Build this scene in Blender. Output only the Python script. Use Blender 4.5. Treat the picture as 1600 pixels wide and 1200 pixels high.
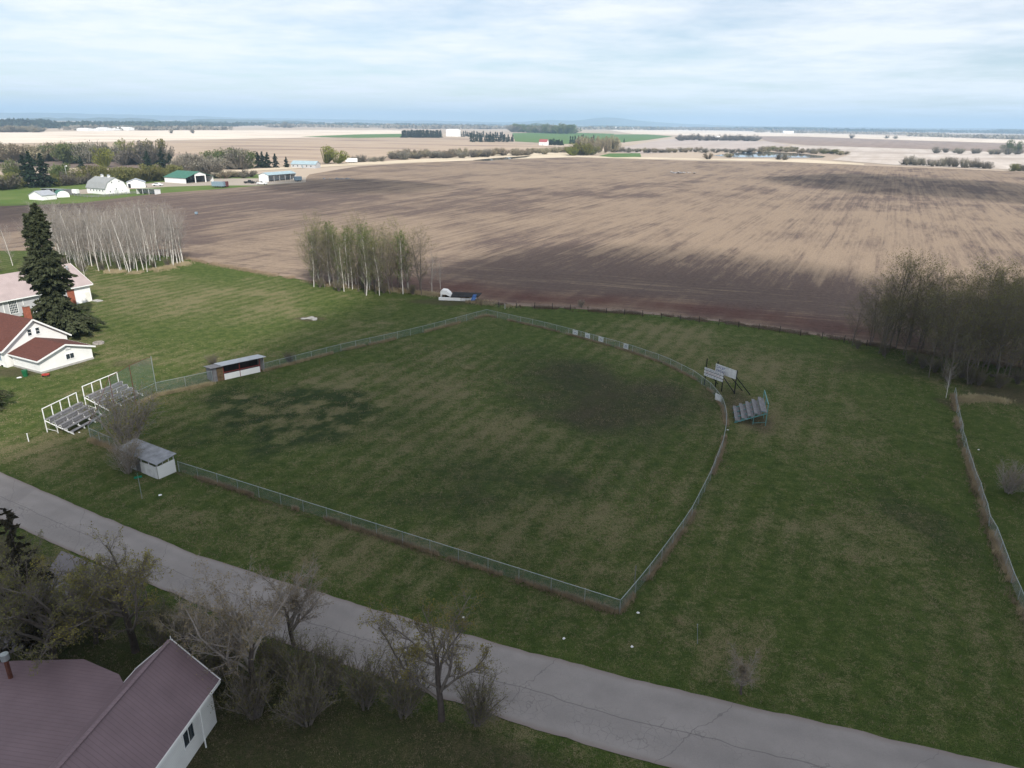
import bpy, math, random
import numpy as np
from mathutils import Matrix, Vector

R = math.radians
scene = bpy.context.scene
for o in list(bpy.data.objects):
    bpy.data.objects.remove(o)

# ------------------------------------------------------------------ camera
CAM_H = 38.0
F_PX = 1109.0                 # focal length in pixels of a 1600 px wide frame
ROLL = R(0.75)
PITCH = math.atan((600 - 192) / F_PX)
fw = Vector((0, math.cos(PITCH), -math.sin(PITCH)))
upv = Vector((0, math.sin(PITCH), math.cos(PITCH)))
rt = Vector((1, 0, 0))
camR = rt * math.cos(ROLL) + upv * math.sin(ROLL)
camU = -rt * math.sin(ROLL) + upv * math.cos(ROLL)
cam_data = bpy.data.cameras.new('camera')
cam = bpy.data.objects.new('camera', cam_data)
scene.collection.objects.link(cam)
cam.matrix_world = Matrix(((camR.x, camU.x, -fw.x, 0), (camR.y, camU.y, -fw.y, 0), (camR.z, camU.z, -fw.z, CAM_H), (0, 0, 0, 1)))
cam_data.sensor_width = 36.0
cam_data.lens = 36.0 * F_PX / 1600
cam_data.clip_start = 0.5
cam_data.clip_end = 120000
scene.camera = cam

# ------------------------------------------------------------------ light
SUN_EL = R(41)
SHADOW_AZ = (-0.36, 0.933)            # direction in which shadows fall on the ground
to_sun = Vector((-SHADOW_AZ[0] * math.cos(SUN_EL), -SHADOW_AZ[1] * math.cos(SUN_EL), math.sin(SUN_EL))).normalized()
sun_d = bpy.data.lights.new('sun', 'SUN')
sun_d.energy = 5.0
sun_d.angle = R(0.53)
sun_d.color = (1.0, 0.955, 0.88)
sun = bpy.data.objects.new('sun', sun_d)
scene.collection.objects.link(sun)
sun.rotation_euler = to_sun.to_track_quat('Z', 'Y').to_euler()
sun.location = (0, 0, 300)

world = bpy.data.worlds.new('World')
scene.world = world
world.use_nodes = True
wn = world.node_tree.nodes
wl = world.node_tree.links
wn.clear()
sky = wn.new('ShaderNodeTexSky')
sky.sky_type = 'NISHITA'
sky.sun_disc = False
sky.sun_elevation = SUN_EL
sky.sun_rotation = math.atan2(to_sun.x, to_sun.y)
sky.altitude = 600
sky.air_density = 1.0
sky.dust_density = 0.6
sky.ozone_density = 2.0
tc = wn.new('ShaderNodeTexCoord')
sep = wn.new('ShaderNodeSeparateXYZ')
wl.new(tc.outputs['Generated'], sep.inputs[0])
# broken high cloud: direction projected on a flat layer overhead
addz = wn.new('ShaderNodeMath'); addz.operation = 'ADD'; addz.inputs[1].default_value = 0.06
mx = wn.new('ShaderNodeMath'); mx.operation = 'MAXIMUM'; mx.inputs[1].default_value = 0.0
wl.new(sep.outputs['Z'], mx.inputs[0]); wl.new(mx.outputs[0], addz.inputs[0])
dvx = wn.new('ShaderNodeMath'); dvx.operation = 'DIVIDE'
dvy = wn.new('ShaderNodeMath'); dvy.operation = 'DIVIDE'
wl.new(sep.outputs['X'], dvx.inputs[0]); wl.new(addz.outputs[0], dvx.inputs[1])
wl.new(sep.outputs['Y'], dvy.inputs[0]); wl.new(addz.outputs[0], dvy.inputs[1])
cmb = wn.new('ShaderNodeCombineXYZ')
wl.new(dvx.outputs[0], cmb.inputs[0]); wl.new(dvy.outputs[0], cmb.inputs[1])
cn = wn.new('ShaderNodeTexNoise'); cn.inputs['Scale'].default_value = 0.55; cn.inputs['Detail'].default_value = 9; cn.inputs['Roughness'].default_value = 0.62
wl.new(cmb.outputs[0], cn.inputs['Vector'])
cr = wn.new('ShaderNodeValToRGB')
cr.color_ramp.elements[0].position = 0.34; cr.color_ramp.elements[0].color = (0.18, 0.18, 0.18, 1)
cr.color_ramp.elements[1].position = 0.60; cr.color_ramp.elements[1].color = (0.9, 0.9, 0.9, 1)
wl.new(cn.outputs[0], cr.inputs[0])
cmix = wn.new('ShaderNodeMix'); cmix.data_type = 'RGBA'
cmix.inputs[7].default_value = (9.8, 10.0, 10.3, 1)
wl.new(cr.outputs[0], cmix.inputs[0]); wl.new(sky.outputs[0], cmix.inputs[6])
bg = wn.new('ShaderNodeBackground')
bg.inputs['Strength'].default_value = 0.098
wout = wn.new('ShaderNodeOutputWorld')
wl.new(cmix.outputs[2], bg.inputs[0]); wl.new(bg.outputs[0], wout.inputs[0])

vs = scene.view_settings
scene.display_settings.display_device = 'sRGB'
vs.view_transform = 'Standard'
vs.look = 'None'
vs.exposure = 0.2
vs.gamma = 1.0
vs.use_curve_mapping = False
cy = scene.cycles
cy.use_denoising = True
cy.max_bounces = 6
cy.diffuse_bounces = 2
cy.glossy_bounces = 2
cy.transmission_bounces = 2
cy.volume_bounces = 1
cy.transparent_max_bounces = 24
cy.sample_clamp_indirect = 4

# ------------------------------------------------------------------ helpers
COL = scene.collection
CAMP = Vector((0, 0, CAM_H))


def at(px, py, z=0.0):
    """ground position seen at a pixel of the 1600 x 1200 photograph (survey of the place)"""
    d = fw + camR * ((px - 800) / F_PX) - camU * ((py - 600) / F_PX)
    t = (z - CAM_H) / d.z
    p = CAMP + d * t
    return Vector((p.x, p.y, z))


def xy(px, py):
    p = at(px, py)
    return (p.x, p.y)


def tag(o, label=None, cat=None, group=None, kind=None):
    if label: o['label'] = label
    if cat: o['category'] = cat
    if group: o['group'] = group
    if kind: o['kind'] = kind
    return o


def empty(name, loc, rz=0.0):
    o = bpy.data.objects.new(name, None)
    o.empty_display_size = 0.5
    COL.objects.link(o)
    o.location = loc
    o.rotation_euler = (0, 0, rz)
    return o


def link_mesh(name, me, mat=None, parent=None):
    o = bpy.data.objects.new(name, me)
    if mat is not None and len(me.materials) == 0:
        me.materials.append(mat)
    COL.objects.link(o)
    if parent is not None:
        o.parent = parent
    return o


def copy_tree(o, parent=None):
    c = o.copy()
    COL.objects.link(c)
    c.parent = parent
    for ch in o.children:
        copy_tree(ch, c)
    return c


def np_mesh(name, V, T, uv=None, smooth=False):
    V = np.asarray(V, np.float32); T = np.asarray(T, np.int32)
    k = T.shape[1]
    me = bpy.data.meshes.new(name)
    me.vertices.add(len(V)); me.vertices.foreach_set('co', V.ravel())
    me.loops.add(T.size); me.loops.foreach_set('vertex_index', T.ravel())
    me.polygons.add(len(T))
    me.polygons.foreach_set('loop_start', np.arange(0, T.size, k, dtype=np.int32))
    me.polygons.foreach_set('loop_total', np.full(len(T), k, np.int32))
    if uv is not None:
        l = me.uv_layers.new(name='UVMap')
        l.data.foreach_set('uv', np.asarray(uv, np.float32)[T.ravel()].ravel())
    if smooth:
        me.polygons.foreach_set('use_smooth', np.ones(len(T), bool))
    me.update(calc_edges=True)
    return me


class MB:
    """collects simple solids into one mesh"""

    def __init__(s):
        s.v = []; s.f = []

    def _add(s, vs_, fs_):
        b = len(s.v)
        s.v += [tuple(v) for v in vs_]
        s.f += [tuple(i + b for i in f) for f in fs_]
        return s

    def box(s, x0, x1, y0, y1, z0, z1):
        return s._add([(x0, y0, z0), (x1, y0, z0), (x1, y1, z0), (x0, y1, z0), (x0, y0, z1), (x1, y0, z1), (x1, y1, z1), (x0, y1, z1)],
                      [(0, 3, 2, 1), (4, 5, 6, 7), (0, 1, 5, 4), (1, 2, 6, 5), (2, 3, 7, 6), (3, 0, 4, 7)])

    def bar(s, a, b, w, h=None, up=(0, 0, 1)):
        h = h or w
        a = Vector(a); b = Vector(b); d = (b - a).normalized(); u = Vector(up)
        if abs(d.dot(u)) > .98: u = Vector((0, 1, 0))
        sx = d.cross(u).normalized() * w / 2; sy = sx.cross(d).normalized() * h / 2
        p = [a - sx - sy, a + sx - sy, a + sx + sy, a - sx + sy, b - sx - sy, b + sx - sy, b + sx + sy, b - sx + sy]
        return s._add(p, [(0, 1, 2, 3), (7, 6, 5, 4), (0, 4, 5, 1), (1, 5, 6, 2), (2, 6, 7, 3), (3, 7, 4, 0)])

    def tube(s, a, b, r0, r1=None, n=8):
        r1 = r0 if r1 is None else r1
        a = Vector(a); b = Vector(b); d = (b - a).normalized(); u = Vector((0, 0, 1))
        if abs(d.dot(u)) > .98: u = Vector((1, 0, 0))
        sx = d.cross(u).normalized(); sy = d.cross(sx)
        p = []
        for c, r in ((a, r0), (b, r1)):
            for i in range(n):
                t = 2 * math.pi * i / n
                p.append(c + sx * math.cos(t) * r + sy * math.sin(t) * r)
        f = [(i, (i + 1) % n, n + (i + 1) % n, n + i) for i in range(n)]
        f += [tuple(range(n - 1, -1, -1)), tuple(range(n, 2 * n))]
        return s._add(p, f)

    def prism(s, poly, axis, a0, a1):
        """extrude a 2-D polygon: axis 'x' -> poly is (y,z), 'y' -> (x,z), 'z' -> (x,y)"""
        n = len(poly)
        m = {'x': lambda p, a: (a, p[0], p[1]), 'y': lambda p, a: (p[0], a, p[1]), 'z': lambda p, a: (p[0], p[1], a)}[axis]
        vs_ = [m(p, a0) for p in poly] + [m(p, a1) for p in poly]
        f = [(i, (i + 1) % n, n + (i + 1) % n, n + i) for i in range(n)] + [tuple(range(n - 1, -1, -1)), tuple(range(n, 2 * n))]
        return s._add(vs_, f)

    def slab(s, q, t):
        """quad q (4 points, counter-clockwise from outside) thickened inward by t"""
        q = [Vector(p) for p in q]
        n = (q[1] - q[0]).cross(q[2] - q[0]).normalized() * t
        return s._add(q + [p - n for p in q], [(0, 1, 2, 3), (7, 6, 5, 4), (0, 4, 5, 1), (1, 5, 6, 2), (2, 6, 7, 3), (3, 7, 4, 0)])

    def build(s, name, mat, parent=None, smooth=False):
        me = bpy.data.meshes.new(name)
        me.from_pydata(s.v, [], s.f)
        import bmesh
        bm = bmesh.new(); bm.from_mesh(me)
        bmesh.ops.recalc_face_normals(bm, faces=bm.faces)
        bm.to_mesh(me); bm.free()
        if smooth:
            for p in me.polygons: p.use_smooth = True
        return link_mesh(name, me, mat, parent)


def place(o, x, y, z, rz=0.0):
    o.location = (x, y, z); o.rotation_euler = (0, 0, rz)
    return o


# numpy value noise
def vnoise(x, y, seed=0):
    xi = np.floor(x).astype(np.int64); yi = np.floor(y).astype(np.int64)
    xf = x - xi; yf = y - yi
    u = xf * xf * (3 - 2 * xf); v = yf * yf * (3 - 2 * yf)

    def h(a, b):
        n = (a * 374761393 + b * 668265263 + seed * 974634777) & 0xFFFFFFFF
        n = ((n ^ (n >> 13)) * 1274126177) & 0xFFFFFFFF
        return ((n ^ (n >> 16)) & 0xFFFF) / 65535.0
    return (h(xi, yi) * (1 - u) + h(xi + 1, yi) * u) * (1 - v) + (h(xi, yi + 1) * (1 - u) + h(xi + 1, yi + 1) * u) * v


def fbm(x, y, seed=0, o=4):
    s = 0; a = .5; t = 0
    for i in range(o):
        s = s + a * vnoise(x * 2 ** i, y * 2 ** i, seed + i * 17); t += a; a *= .55
    return s / t


def sstep(a, b, x):
    t = np.clip((x - a) / (b - a), 0, 1)
    return t * t * (3 - 2 * t)


# ------------------------------------------------------------------ materials
def new_mat(name):
    m = bpy.data.materials.new(name)
    m.use_nodes = True
    nt = m.node_tree
    b = nt.nodes['Principled BSDF']
    b.inputs['Specular IOR Level'].default_value = 0.25
    return m, nt, b


class N:
    """terse node builder"""

    def __init__(s, nt):
        s.nt = nt; s.n = nt.nodes; s.l = nt.links

    def node(s, t, **k):
        n = s.n.new(t)
        for a, v in k.items(): setattr(n, a, v)
        return n

    def set(s, inp, v):
        if hasattr(v, 'node'): s.l.new(v, inp)
        else: inp.default_value = v

    def math(s, op, a, b=0.0, c=0.0, clamp=False):
        n = s.node('ShaderNodeMath', operation=op, use_clamp=clamp)
        s.set(n.inputs[0], a); s.set(n.inputs[1], b); s.set(n.inputs[2], c)
        return n.outputs[0]

    def mix(s, f, a, b, mode='MIX'):
        n = s.node('ShaderNodeMix', data_type='RGBA', blend_type=mode)
        s.set(n.inputs[0], f)
        s.set(n.inputs[6], a if hasattr(a, 'node') else (*a, 1)); s.set(n.inputs[7], b if hasattr(b, 'node') else (*b, 1))
        return n.outputs[2]

    def coord(s, kind='Object'):
        return s.node('ShaderNodeTexCoord').outputs[kind]

    def mapping(s, v, scale=(1, 1, 1), rot=(0, 0, 0), loc=(0, 0, 0)):
        n = s.node('ShaderNodeMapping')
        s.l.new(v, n.inputs[0]); n.inputs['Scale'].default_value = scale; n.inputs['Rotation'].default_value = rot; n.inputs['Location'].default_value = loc
        return n.outputs[0]

    def noise(s, v, scale, detail=4, rough=.55, dist=0.0):
        n = s.node('ShaderNodeTexNoise')
        s.l.new(v, n.inputs['Vector']); n.inputs['Scale'].default_value = scale; n.inputs['Detail'].default_value = detail
        n.inputs['Roughness'].default_value = rough; n.inputs['Distortion'].default_value = dist
        return n.outputs[0]

    def ramp(s, f, *stops):
        n = s.node('ShaderNodeValToRGB')
        e = n.color_ramp.elements
        while len(e) < len(stops): e.new(0.5)
        for k, (p, c) in enumerate(stops):
            e[k].position = p; e[k].color = (*c, 1) if not isinstance(c, (int, float)) else (c, c, c, 1)
        s.l.new(f, n.inputs[0])
        return n.outputs[0]

    def attr(s, name):
        n = s.node('ShaderNodeAttribute', attribute_name=name)
        sp = s.node('ShaderNodeSeparateColor')
        s.l.new(n.outputs['Color'], sp.inputs[0])
        return sp.outputs[0], sp.outputs[1], sp.outputs[2]

    def bump(s, b, h, strength=.4, dist=.1):
        n = s.node('ShaderNodeBump')
        n.inputs['Strength'].default_value = strength; n.inputs['Distance'].default_value = dist
        s.l.new(h, n.inputs['Height']); s.l.new(n.outputs[0], b.inputs['Normal'])


def plain(name, col, rough=.7, var=.15, scale=1.5, metal=0.0, spec=.25, streak=False):
    """paint / timber / metal: one colour with wear-like variation"""
    m, nt, b = new_mat(name)
    k = N(nt)
    co = k.coord()
    if streak: co = k.mapping(co, scale=(1, 1, .15))
    f = k.noise(co, scale, 5, .6)
    lo = tuple(c * (1 - var) for c in col); hi = tuple(min(1, c * (1 + var)) for c in col)
    c = k.ramp(f, (.3, lo), (.7, hi))
    f2 = k.noise(co, scale * 9, 3, .6)
    c = k.mix(k.math('MULTIPLY', f2, var), c, tuple(x * .55 for x in col))
    k.l.new(c, b.inputs['Base Color'])
    b.inputs['Roughness'].default_value = rough; b.inputs['Metallic'].default_value = metal; b.inputs['Specular IOR Level'].default_value = spec
    return m


M = {}
M['white'] = plain('white_paint', (.80, .80, .79), .6, .05, .6)
M['cream'] = plain('cream_siding', (.74, .72, .66), .6, .06, .6)
M['weathered'] = plain('weathered_board', (.20, .196, .205), .85, .3, 2.5)
M['oldwhite'] = plain('worn_white_paint', (.62, .62, .62), .75, .22, 1.6)
M['darkwood'] = plain('dark_timber', (.05, .045, .04), .85, .3, 2)
M['brownboard'] = plain('brown_boards', (.16, .11, .06), .85, .4, 2.2)
M['galv'] = plain('galvanised_steel', (.40, .44, .45), .45, .12, 3, .6, .5)
M['teal'] = plain('teal_pipe', (.12, .30, .30), .5, .15, 3)
M['roofgrey'] = plain('grey_metal_roof', (.38, .40, .43), .5, .15, 1.2, .2, .4)
M['roofworn'] = plain('worn_grey_roofing', (.24, .25, .27), .7, .35, 1.4)
M['roofdark'] = plain('dark_shingle', (.07, .07, .075), .85, .2, 2)
M['glass'] = plain('window_glass', (.03, .04, .05), .12, .1, 1, 0, .6)
M['brick'] = plain('red_brick', (.30, .10, .06), .85, .2, 4)
M['concrete'] = plain('concrete', (.36, .35, .33), .9, .2, 1.5)
M['greybwall'] = plain('grey_stucco', (.44, .44, .45), .8, .05, .8)
M['rust'] = plain('rusted_steel', (.13, .05, .035), .85, .4, 3)
M['redpaint'] = plain('red_rail_paint', (.25, .05, .045), .7, .25, 3)
M['blue'] = plain('blue_tarp', (.06, .14, .36), .6, .2, 3)
M['bluegrey'] = plain('blue_grey_paint', (.20, .27, .33), .6, .2, 2)
M['maroon'] = plain('maroon_paint', (.13, .04, .045), .6, .2, 2)
M['black'] = plain('black_steel', (.015, .015, .017), .6, .2, 2)
M['tyre'] = plain('tyre_rubber', (.02, .02, .02), .9, .2, 3)
M['green_sign'] = plain('green_sign_sheet', (.01, .22, .14), .5, .1, 3)
M['green_bin'] = plain('green_plastic', (.01, .10, .04), .5, .1, 3)
M['red'] = plain('red_plastic', (.35, .04, .03), .5, .1, 3)
M['lettering'] = plain('faded_lettering', (.12, .15, .28), .7, .3, 6)
M['redlettering'] = plain('faded_red_lettering', (.40, .20, .20), .7, .3, 6)
M['stone'] = plain('field_stone', (.33, .30, .28), .9, .3, 1)
M['carwhite'] = plain('white_car_paint', (.75, .75, .75), .3, .03, 1, 0, .5)


def roof_mat(name, col, rib=.23, axis=0, shingle=False):
    m, nt, b = new_mat(name)
    k = N(nt)
    co = k.coord()
    f = k.noise(co, .5, 5, .6)
    c = k.ramp(f, (.3, tuple(x * .86 for x in col)), (.7, tuple(min(1, x * 1.12) for x in col)))
    if shingle:
        br = k.node('ShaderNodeTexBrick')
        br.inputs['Scale'].default_value = 1.0
        br.inputs['Brick Width'].default_value = .33; br.inputs['Row Height'].default_value = .15; br.inputs['Mortar Size'].default_value = .012
        br.inputs['Color1'].default_value = (*[x * .8 for x in col], 1); br.inputs['Color2'].default_value = (*[x * 1.25 for x in col], 1); br.inputs['Mortar'].default_value = (*[x * .4 for x in col], 1)
        k.l.new(co, br.inputs['Vector'])
        c = k.mix(.6, c, br.outputs[0])
        f2 = k.noise(co, 14, 3, .7)
        c = k.mix(k.math('MULTIPLY', f2, .35), c, tuple(x * .5 for x in col))
        k.bump(b, br.outputs[1], .3, .01)
        b.inputs['Roughness'].default_value = .9
    else:
        sp = k.node('ShaderNodeSeparateXYZ'); k.l.new(co, sp.inputs[0])
        w = k.math('FRACT', k.math('DIVIDE', sp.outputs[axis], rib))
        ribm = k.math('LESS_THAN', w, .16)
        c = k.mix(k.math('MULTIPLY', k.noise(k.mapping(co, scale=(.6, .6, .2)), 2.0, 5, .7), .35), c, tuple(x * .62 for x in col))
        c = k.mix(k.math('MULTIPLY', ribm, .5), c, tuple(x * .6 for x in col))
        k.bump(b, ribm, .5, .02)
        b.inputs['Roughness'].default_value = .5
    k.l.new(c, b.inputs['Base Color'])
    return m


M['roof_pink'] = roof_mat('dusty_pink_metal_roof', (.40, .325, .315), .30, 1)
M['roof_mauve'] = roof_mat('mauve_metal_roof', (.19, .135, .15), .28, 0)
M['roof_brown'] = roof_mat('red_brown_shingles', (.115, .045, .035), shingle=True)
M['roof_green'] = roof_mat('green_metal_roof', (.045, .16, .11), .4, 0)
M['roof_barn'] = roof_mat('grey_barn_shingles', (.30, .31, .31), shingle=True)
M['roof_blue'] = roof_mat('pale_blue_metal_roof', (.33, .43, .47), .4, 1)
M['roof_red'] = plain('red_roof', (.30, .08, .08), .6, .15)


def siding(name, col, pitch=.18):
    m, nt, b = new_mat(name)
    k = N(nt); co = k.coord()
    sp = k.node('ShaderNodeSeparateXYZ'); k.l.new(co, sp.inputs[0])
    w = k.math('FRACT', k.math('DIVIDE', sp.outputs[2], pitch))
    f = k.noise(co, .7, 5, .6)
    c = k.ramp(f, (.3, tuple(x * .93 for x in col)), (.7, tuple(min(1, x * 1.03) for x in col)))
    c = k.mix(k.math('MULTIPLY', k.math('LESS_THAN', w, .1), .25), c, tuple(x * .5 for x in col))
    k.l.new(c, b.inputs['Base Color'])
    k.bump(b, w, .4, .02)
    b.inputs['Roughness'].default_value = .6
    return m


M['siding'] = siding('white_lap_siding', (.80, .80, .78))


def chain_mat(name, col, wire=.11, cell=.075):
    m, nt, b = new_mat(name)
    k = N(nt)
    uv = k.node('ShaderNodeUVMap', uv_map='UVMap').outputs[0]
    sp = k.node('ShaderNodeSeparateXYZ'); k.l.new(uv, sp.inputs[0])
    a = k.math('FRACT', k.math('DIVIDE', k.math('ADD', sp.outputs[0], sp.outputs[1]), cell))
    c = k.math('FRACT', k.math('DIVIDE', k.math('SUBTRACT', sp.outputs[0], sp.outputs[1]), cell))
    al = k.math('MAXIMUM', k.math('LESS_THAN', a, wire), k.math('LESS_THAN', c, wire))
    k.l.new(al, b.inputs['Alpha'])
    f = k.noise(uv, .6, 4, .6)
    k.l.new(k.ramp(f, (.3, tuple(x * .75 for x in col)), (.7, col)), b.inputs['Base Color'])
    b.inputs['Roughness'].default_value = .5; b.inputs['Metallic'].default_value = .25
    return m


M['chain'] = chain_mat('chain_link', (.22, .31, .33))
M['chain_grey'] = chain_mat('chain_link_weathered', (.42, .43, .46), .16)


def leaf_mat(name, col, var=.45, trans=.25, scale=.9):
    m, nt, b = new_mat(name)
    k = N(nt)
    gi = k.node('ShaderNodeObjectInfo').outputs['Random']
    f = k.noise(k.coord(), scale, 3, .7)
    c = k.ramp(f, (.25, tuple(x * (1 - var) for x in col)), (.75, tuple(x * (1 + var) for x in col)))
    hs = k.node('ShaderNodeHueSaturation')
    k.l.new(c, hs.inputs['Color'])
    k.l.new(k.math('MULTIPLY_ADD', gi, .35, .82), hs.inputs['Value'])
    k.l.new(k.math('MULTIPLY_ADD', gi, .03, .485), hs.inputs['Hue'])
    k.l.new(hs.outputs[0], b.inputs['Base Color'])
    b.inputs['Roughness'].default_value = .8; b.inputs['Specular IOR Level'].default_value = .15
    if trans:
        tr = k.node('ShaderNodeBsdfTranslucent'); k.l.new(hs.outputs[0], tr.inputs[0])
        ms = k.node('ShaderNodeMixShader'); ms.inputs[0].default_value = trans
        k.l.new(b.outputs[0], ms.inputs[1]); k.l.new(tr.outputs[0], ms.inputs[2])
        k.l.new(ms.outputs[0], nt.nodes['Material Output'].inputs[0])
    return m


M['needle'] = leaf_mat('spruce_needles', (.050, .056, .028), .6, .1)
M['needle_far'] = leaf_mat('far_spruce_needles', (.022, .036, .020), .4, .1)
M['needle_dead'] = leaf_mat('thin_brown_needles', (.040, .036, .022), .5, .1)
M['bark_aspen'] = plain('aspen_bark', (.60, .57, .53), .85, .25, 3)
M['bark_dark'] = plain('grey_brown_bark', (.085, .07, .062), .9, .35, 3)
M['bark_grey'] = plain('grey_twigs', (.30, .265, .24), .9, .3, 3)
M['bark_pale'] = plain('pale_twigs', (.32, .29, .265), .9, .25, 3)
M['bark_mid'] = plain('brown_grey_twigs', (.16, .138, .122), .9, .3, 3)
M['leaf_olive'] = leaf_mat('olive_buds', (.165, .160, .055))
M['leaf_green'] = leaf_mat('fresh_green_leaves', (.10, .13, .03))
M['leaf_spring'] = leaf_mat('spring_willow_leaves', (.19, .20, .035))
M['leaf_tan'] = leaf_mat('tan_catkins', (.26, .21, .12))
M['leaf_yellow'] = leaf_mat('yellow_green_buds', (.20, .17, .05))
M['bushgrey'] = leaf_mat('bare_grey_bush', (.265, .24, .19))
M['bushmauve'] = leaf_mat('bare_dark_bush', (.165, .145, .115))
M['bushgreen'] = leaf_mat('green_bush', (.12, .145, .05))
M['bushtan'] = leaf_mat('tan_bush', (.30, .255, .17))
M['drygrass'] = leaf_mat('dry_grass', (.36, .29, .19), .35, .25, .5)
M['leaf_turf'] = leaf_mat('turf_blades', (.075, .115, .028), .45, .2, .6)
M['deadweed'] = leaf_mat('dead_weeds', (.19, .145, .10), .35, .2, .5)

# ------------------------------------------------------------------ ground sheets
GRID = R(-27)                                        # the town and farm grid: long axis along the road
GU = Vector((math.cos(GRID), math.sin(GRID), 0))
GV = Vector((-math.sin(GRID), math.cos(GRID), 0))


def grid_coords(k):
    """object coordinates turned so that x runs along the field rows"""
    return k.mapping(k.coord(), rot=(0, 0, R(-63)))


def ground_mat():
    m, nt, b = new_mat('pale_stubble_plain')
    k = N(nt)
    v = grid_coords(k)
    f = k.noise(k.mapping(v, scale=(.0006, .004, 1)), 1, 6, .6)
    c = k.ramp(f, (.3, (.30, .23, .175)), (.5, (.44, .36, .28)), (.7, (.52, .44, .35)))
    f2 = k.noise(k.mapping(v, scale=(.004, .05, 1)), 1, 5, .6)
    c = k.mix(k.math('MULTIPLY', f2, .5), c, (.30, .235, .19))
    k.l.new(c, b.inputs['Base Color']); b.inputs['Roughness'].default_value = .95; b.inputs['Specular IOR Level'].default_value = .05
    return m


def polar_sheet(name, rb, rt_, n_az, n_r, az0, az1, z, mat, masks=None):
    az = np.linspace(az0, az1, n_az)
    t = np.linspace(0, 1, n_r)
    lb = np.log(rb(az)); lt = np.log(rt_(az))
    r = np.exp(lb[None, :] + (lt - lb)[None, :] * t[:, None])
    X = r * np.sin(az)[None, :]; Y = r * np.cos(az)[None, :]
    V = np.stack([X, Y, np.full_like(X, z)], -1).reshape(-1, 3)
    i = np.arange(n_r - 1)[:, None] * n_az + np.arange(n_az - 1)[None, :]
    T = np.stack([i, i + 1, i + n_az + 1, i + n_az], -1).reshape(-1, 4)
    me = np_mesh(name, V, T[:, ::-1])
    if masks:
        a = me.attributes.new('mask', 'FLOAT_COLOR', 'POINT')
        a.data.foreach_set('color', masks(X.ravel(), Y.ravel()).astype(np.float32).ravel())
    o = link_mesh(name, me, mat)
    return tag(o, kind='structure')


polar_sheet('ground', lambda a: np.full_like(a, 8.0), lambda a: np.full_like(a, 29000.0), 145, 60, -math.pi, math.pi, -0.10, ground_mat())


def ell(px, py, rx, ry):
    """an elliptical patch of ground: centre, half axes (metres, across and along the view)"""
    c = at(px, py)
    a = (at(px + rx, py) - at(px - rx, py)).length / 2
    b = abs(at(px, py - ry).y - at(px, py + ry).y) / 2
    return c.x, c.y, a, b


def patch(X, Y, e, wob=.45, seed=0, soft=.45):
    cx, cy_, a, b = e
    s = max(a, b)
    w = (fbm(X / s * 2.2 + seed * 3.1, Y / s * 2.2 + seed * 1.7, seed, 4) - .5) * 2 * wob
    d = np.sqrt(((X - cx) / a) ** 2 + ((Y - cy_) / b) ** 2) + w
    return 1 - sstep(1 - soft, 1 + soft, d)


# ---- lawn
def seg_dist(X, Y, pts):
    d = np.full(X.shape, 1e9)
    for (ax, ay), (bx, by) in zip(pts[:-1], pts[1:]):
        dx, dy = bx - ax, by - ay
        t = np.clip(((X - ax) * dx + (Y - ay) * dy) / (dx * dx + dy * dy), 0, 1)
        d = np.minimum(d, np.hypot(X - ax - t * dx, Y - ay - t * dy))
    return d


OUTFIELD = [xy(*p) for p in ((760, 493), (805, 503), (850, 513), (900, 526), (940, 537), (985, 550), (1040, 569), (1085, 592), (1112, 613), (1130, 638), (1135, 665), (1129, 700), (1109, 752), (1077, 815), (1045, 860), (1008, 910), (968, 958))]
FENCE_L = [xy(*p) for p in ((412, 580), (470, 565), (540, 547), (600, 534), (660, 520), (705, 508), (760, 493))]
FENCE_N = [xy(*p) for p in ((280, 737), (968, 958))]
FENCE_R = [xy(*p) for p in ((1490, 618), (1497, 660), (1507, 705), (1522, 750), (1545, 822), (1575, 900), (1603, 968), (1650, 1085), (1720, 1250))]
ROAD_FAR = [xy(*p) for p in ((-500, 535), (-200, 655), (0, 738), (150, 803), (300, 865), (450, 912), (600, 957), (780, 1007), (940, 1049), (1150, 1100), (1500, 1180), (1900, 1265))]
ROAD_NEAR = [xy(*p) for p in ((-500, 590), (-200, 718), (0, 812), (125, 868), (220, 908), (320, 950), (430, 1000), (560, 1047), (700, 1095), (900, 1160), (1300, 1270), (1700, 1370))]
FIELD_EDGE = [xy(*p) for p in ((280, 402), (330, 412), (400, 425), (470, 437), (520, 446), (600, 452), (690, 462), (740, 472), (800, 478), (1000, 490), (1150, 506), (1300, 528), (1400, 545), (1500, 560), (1600, 575))]


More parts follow.
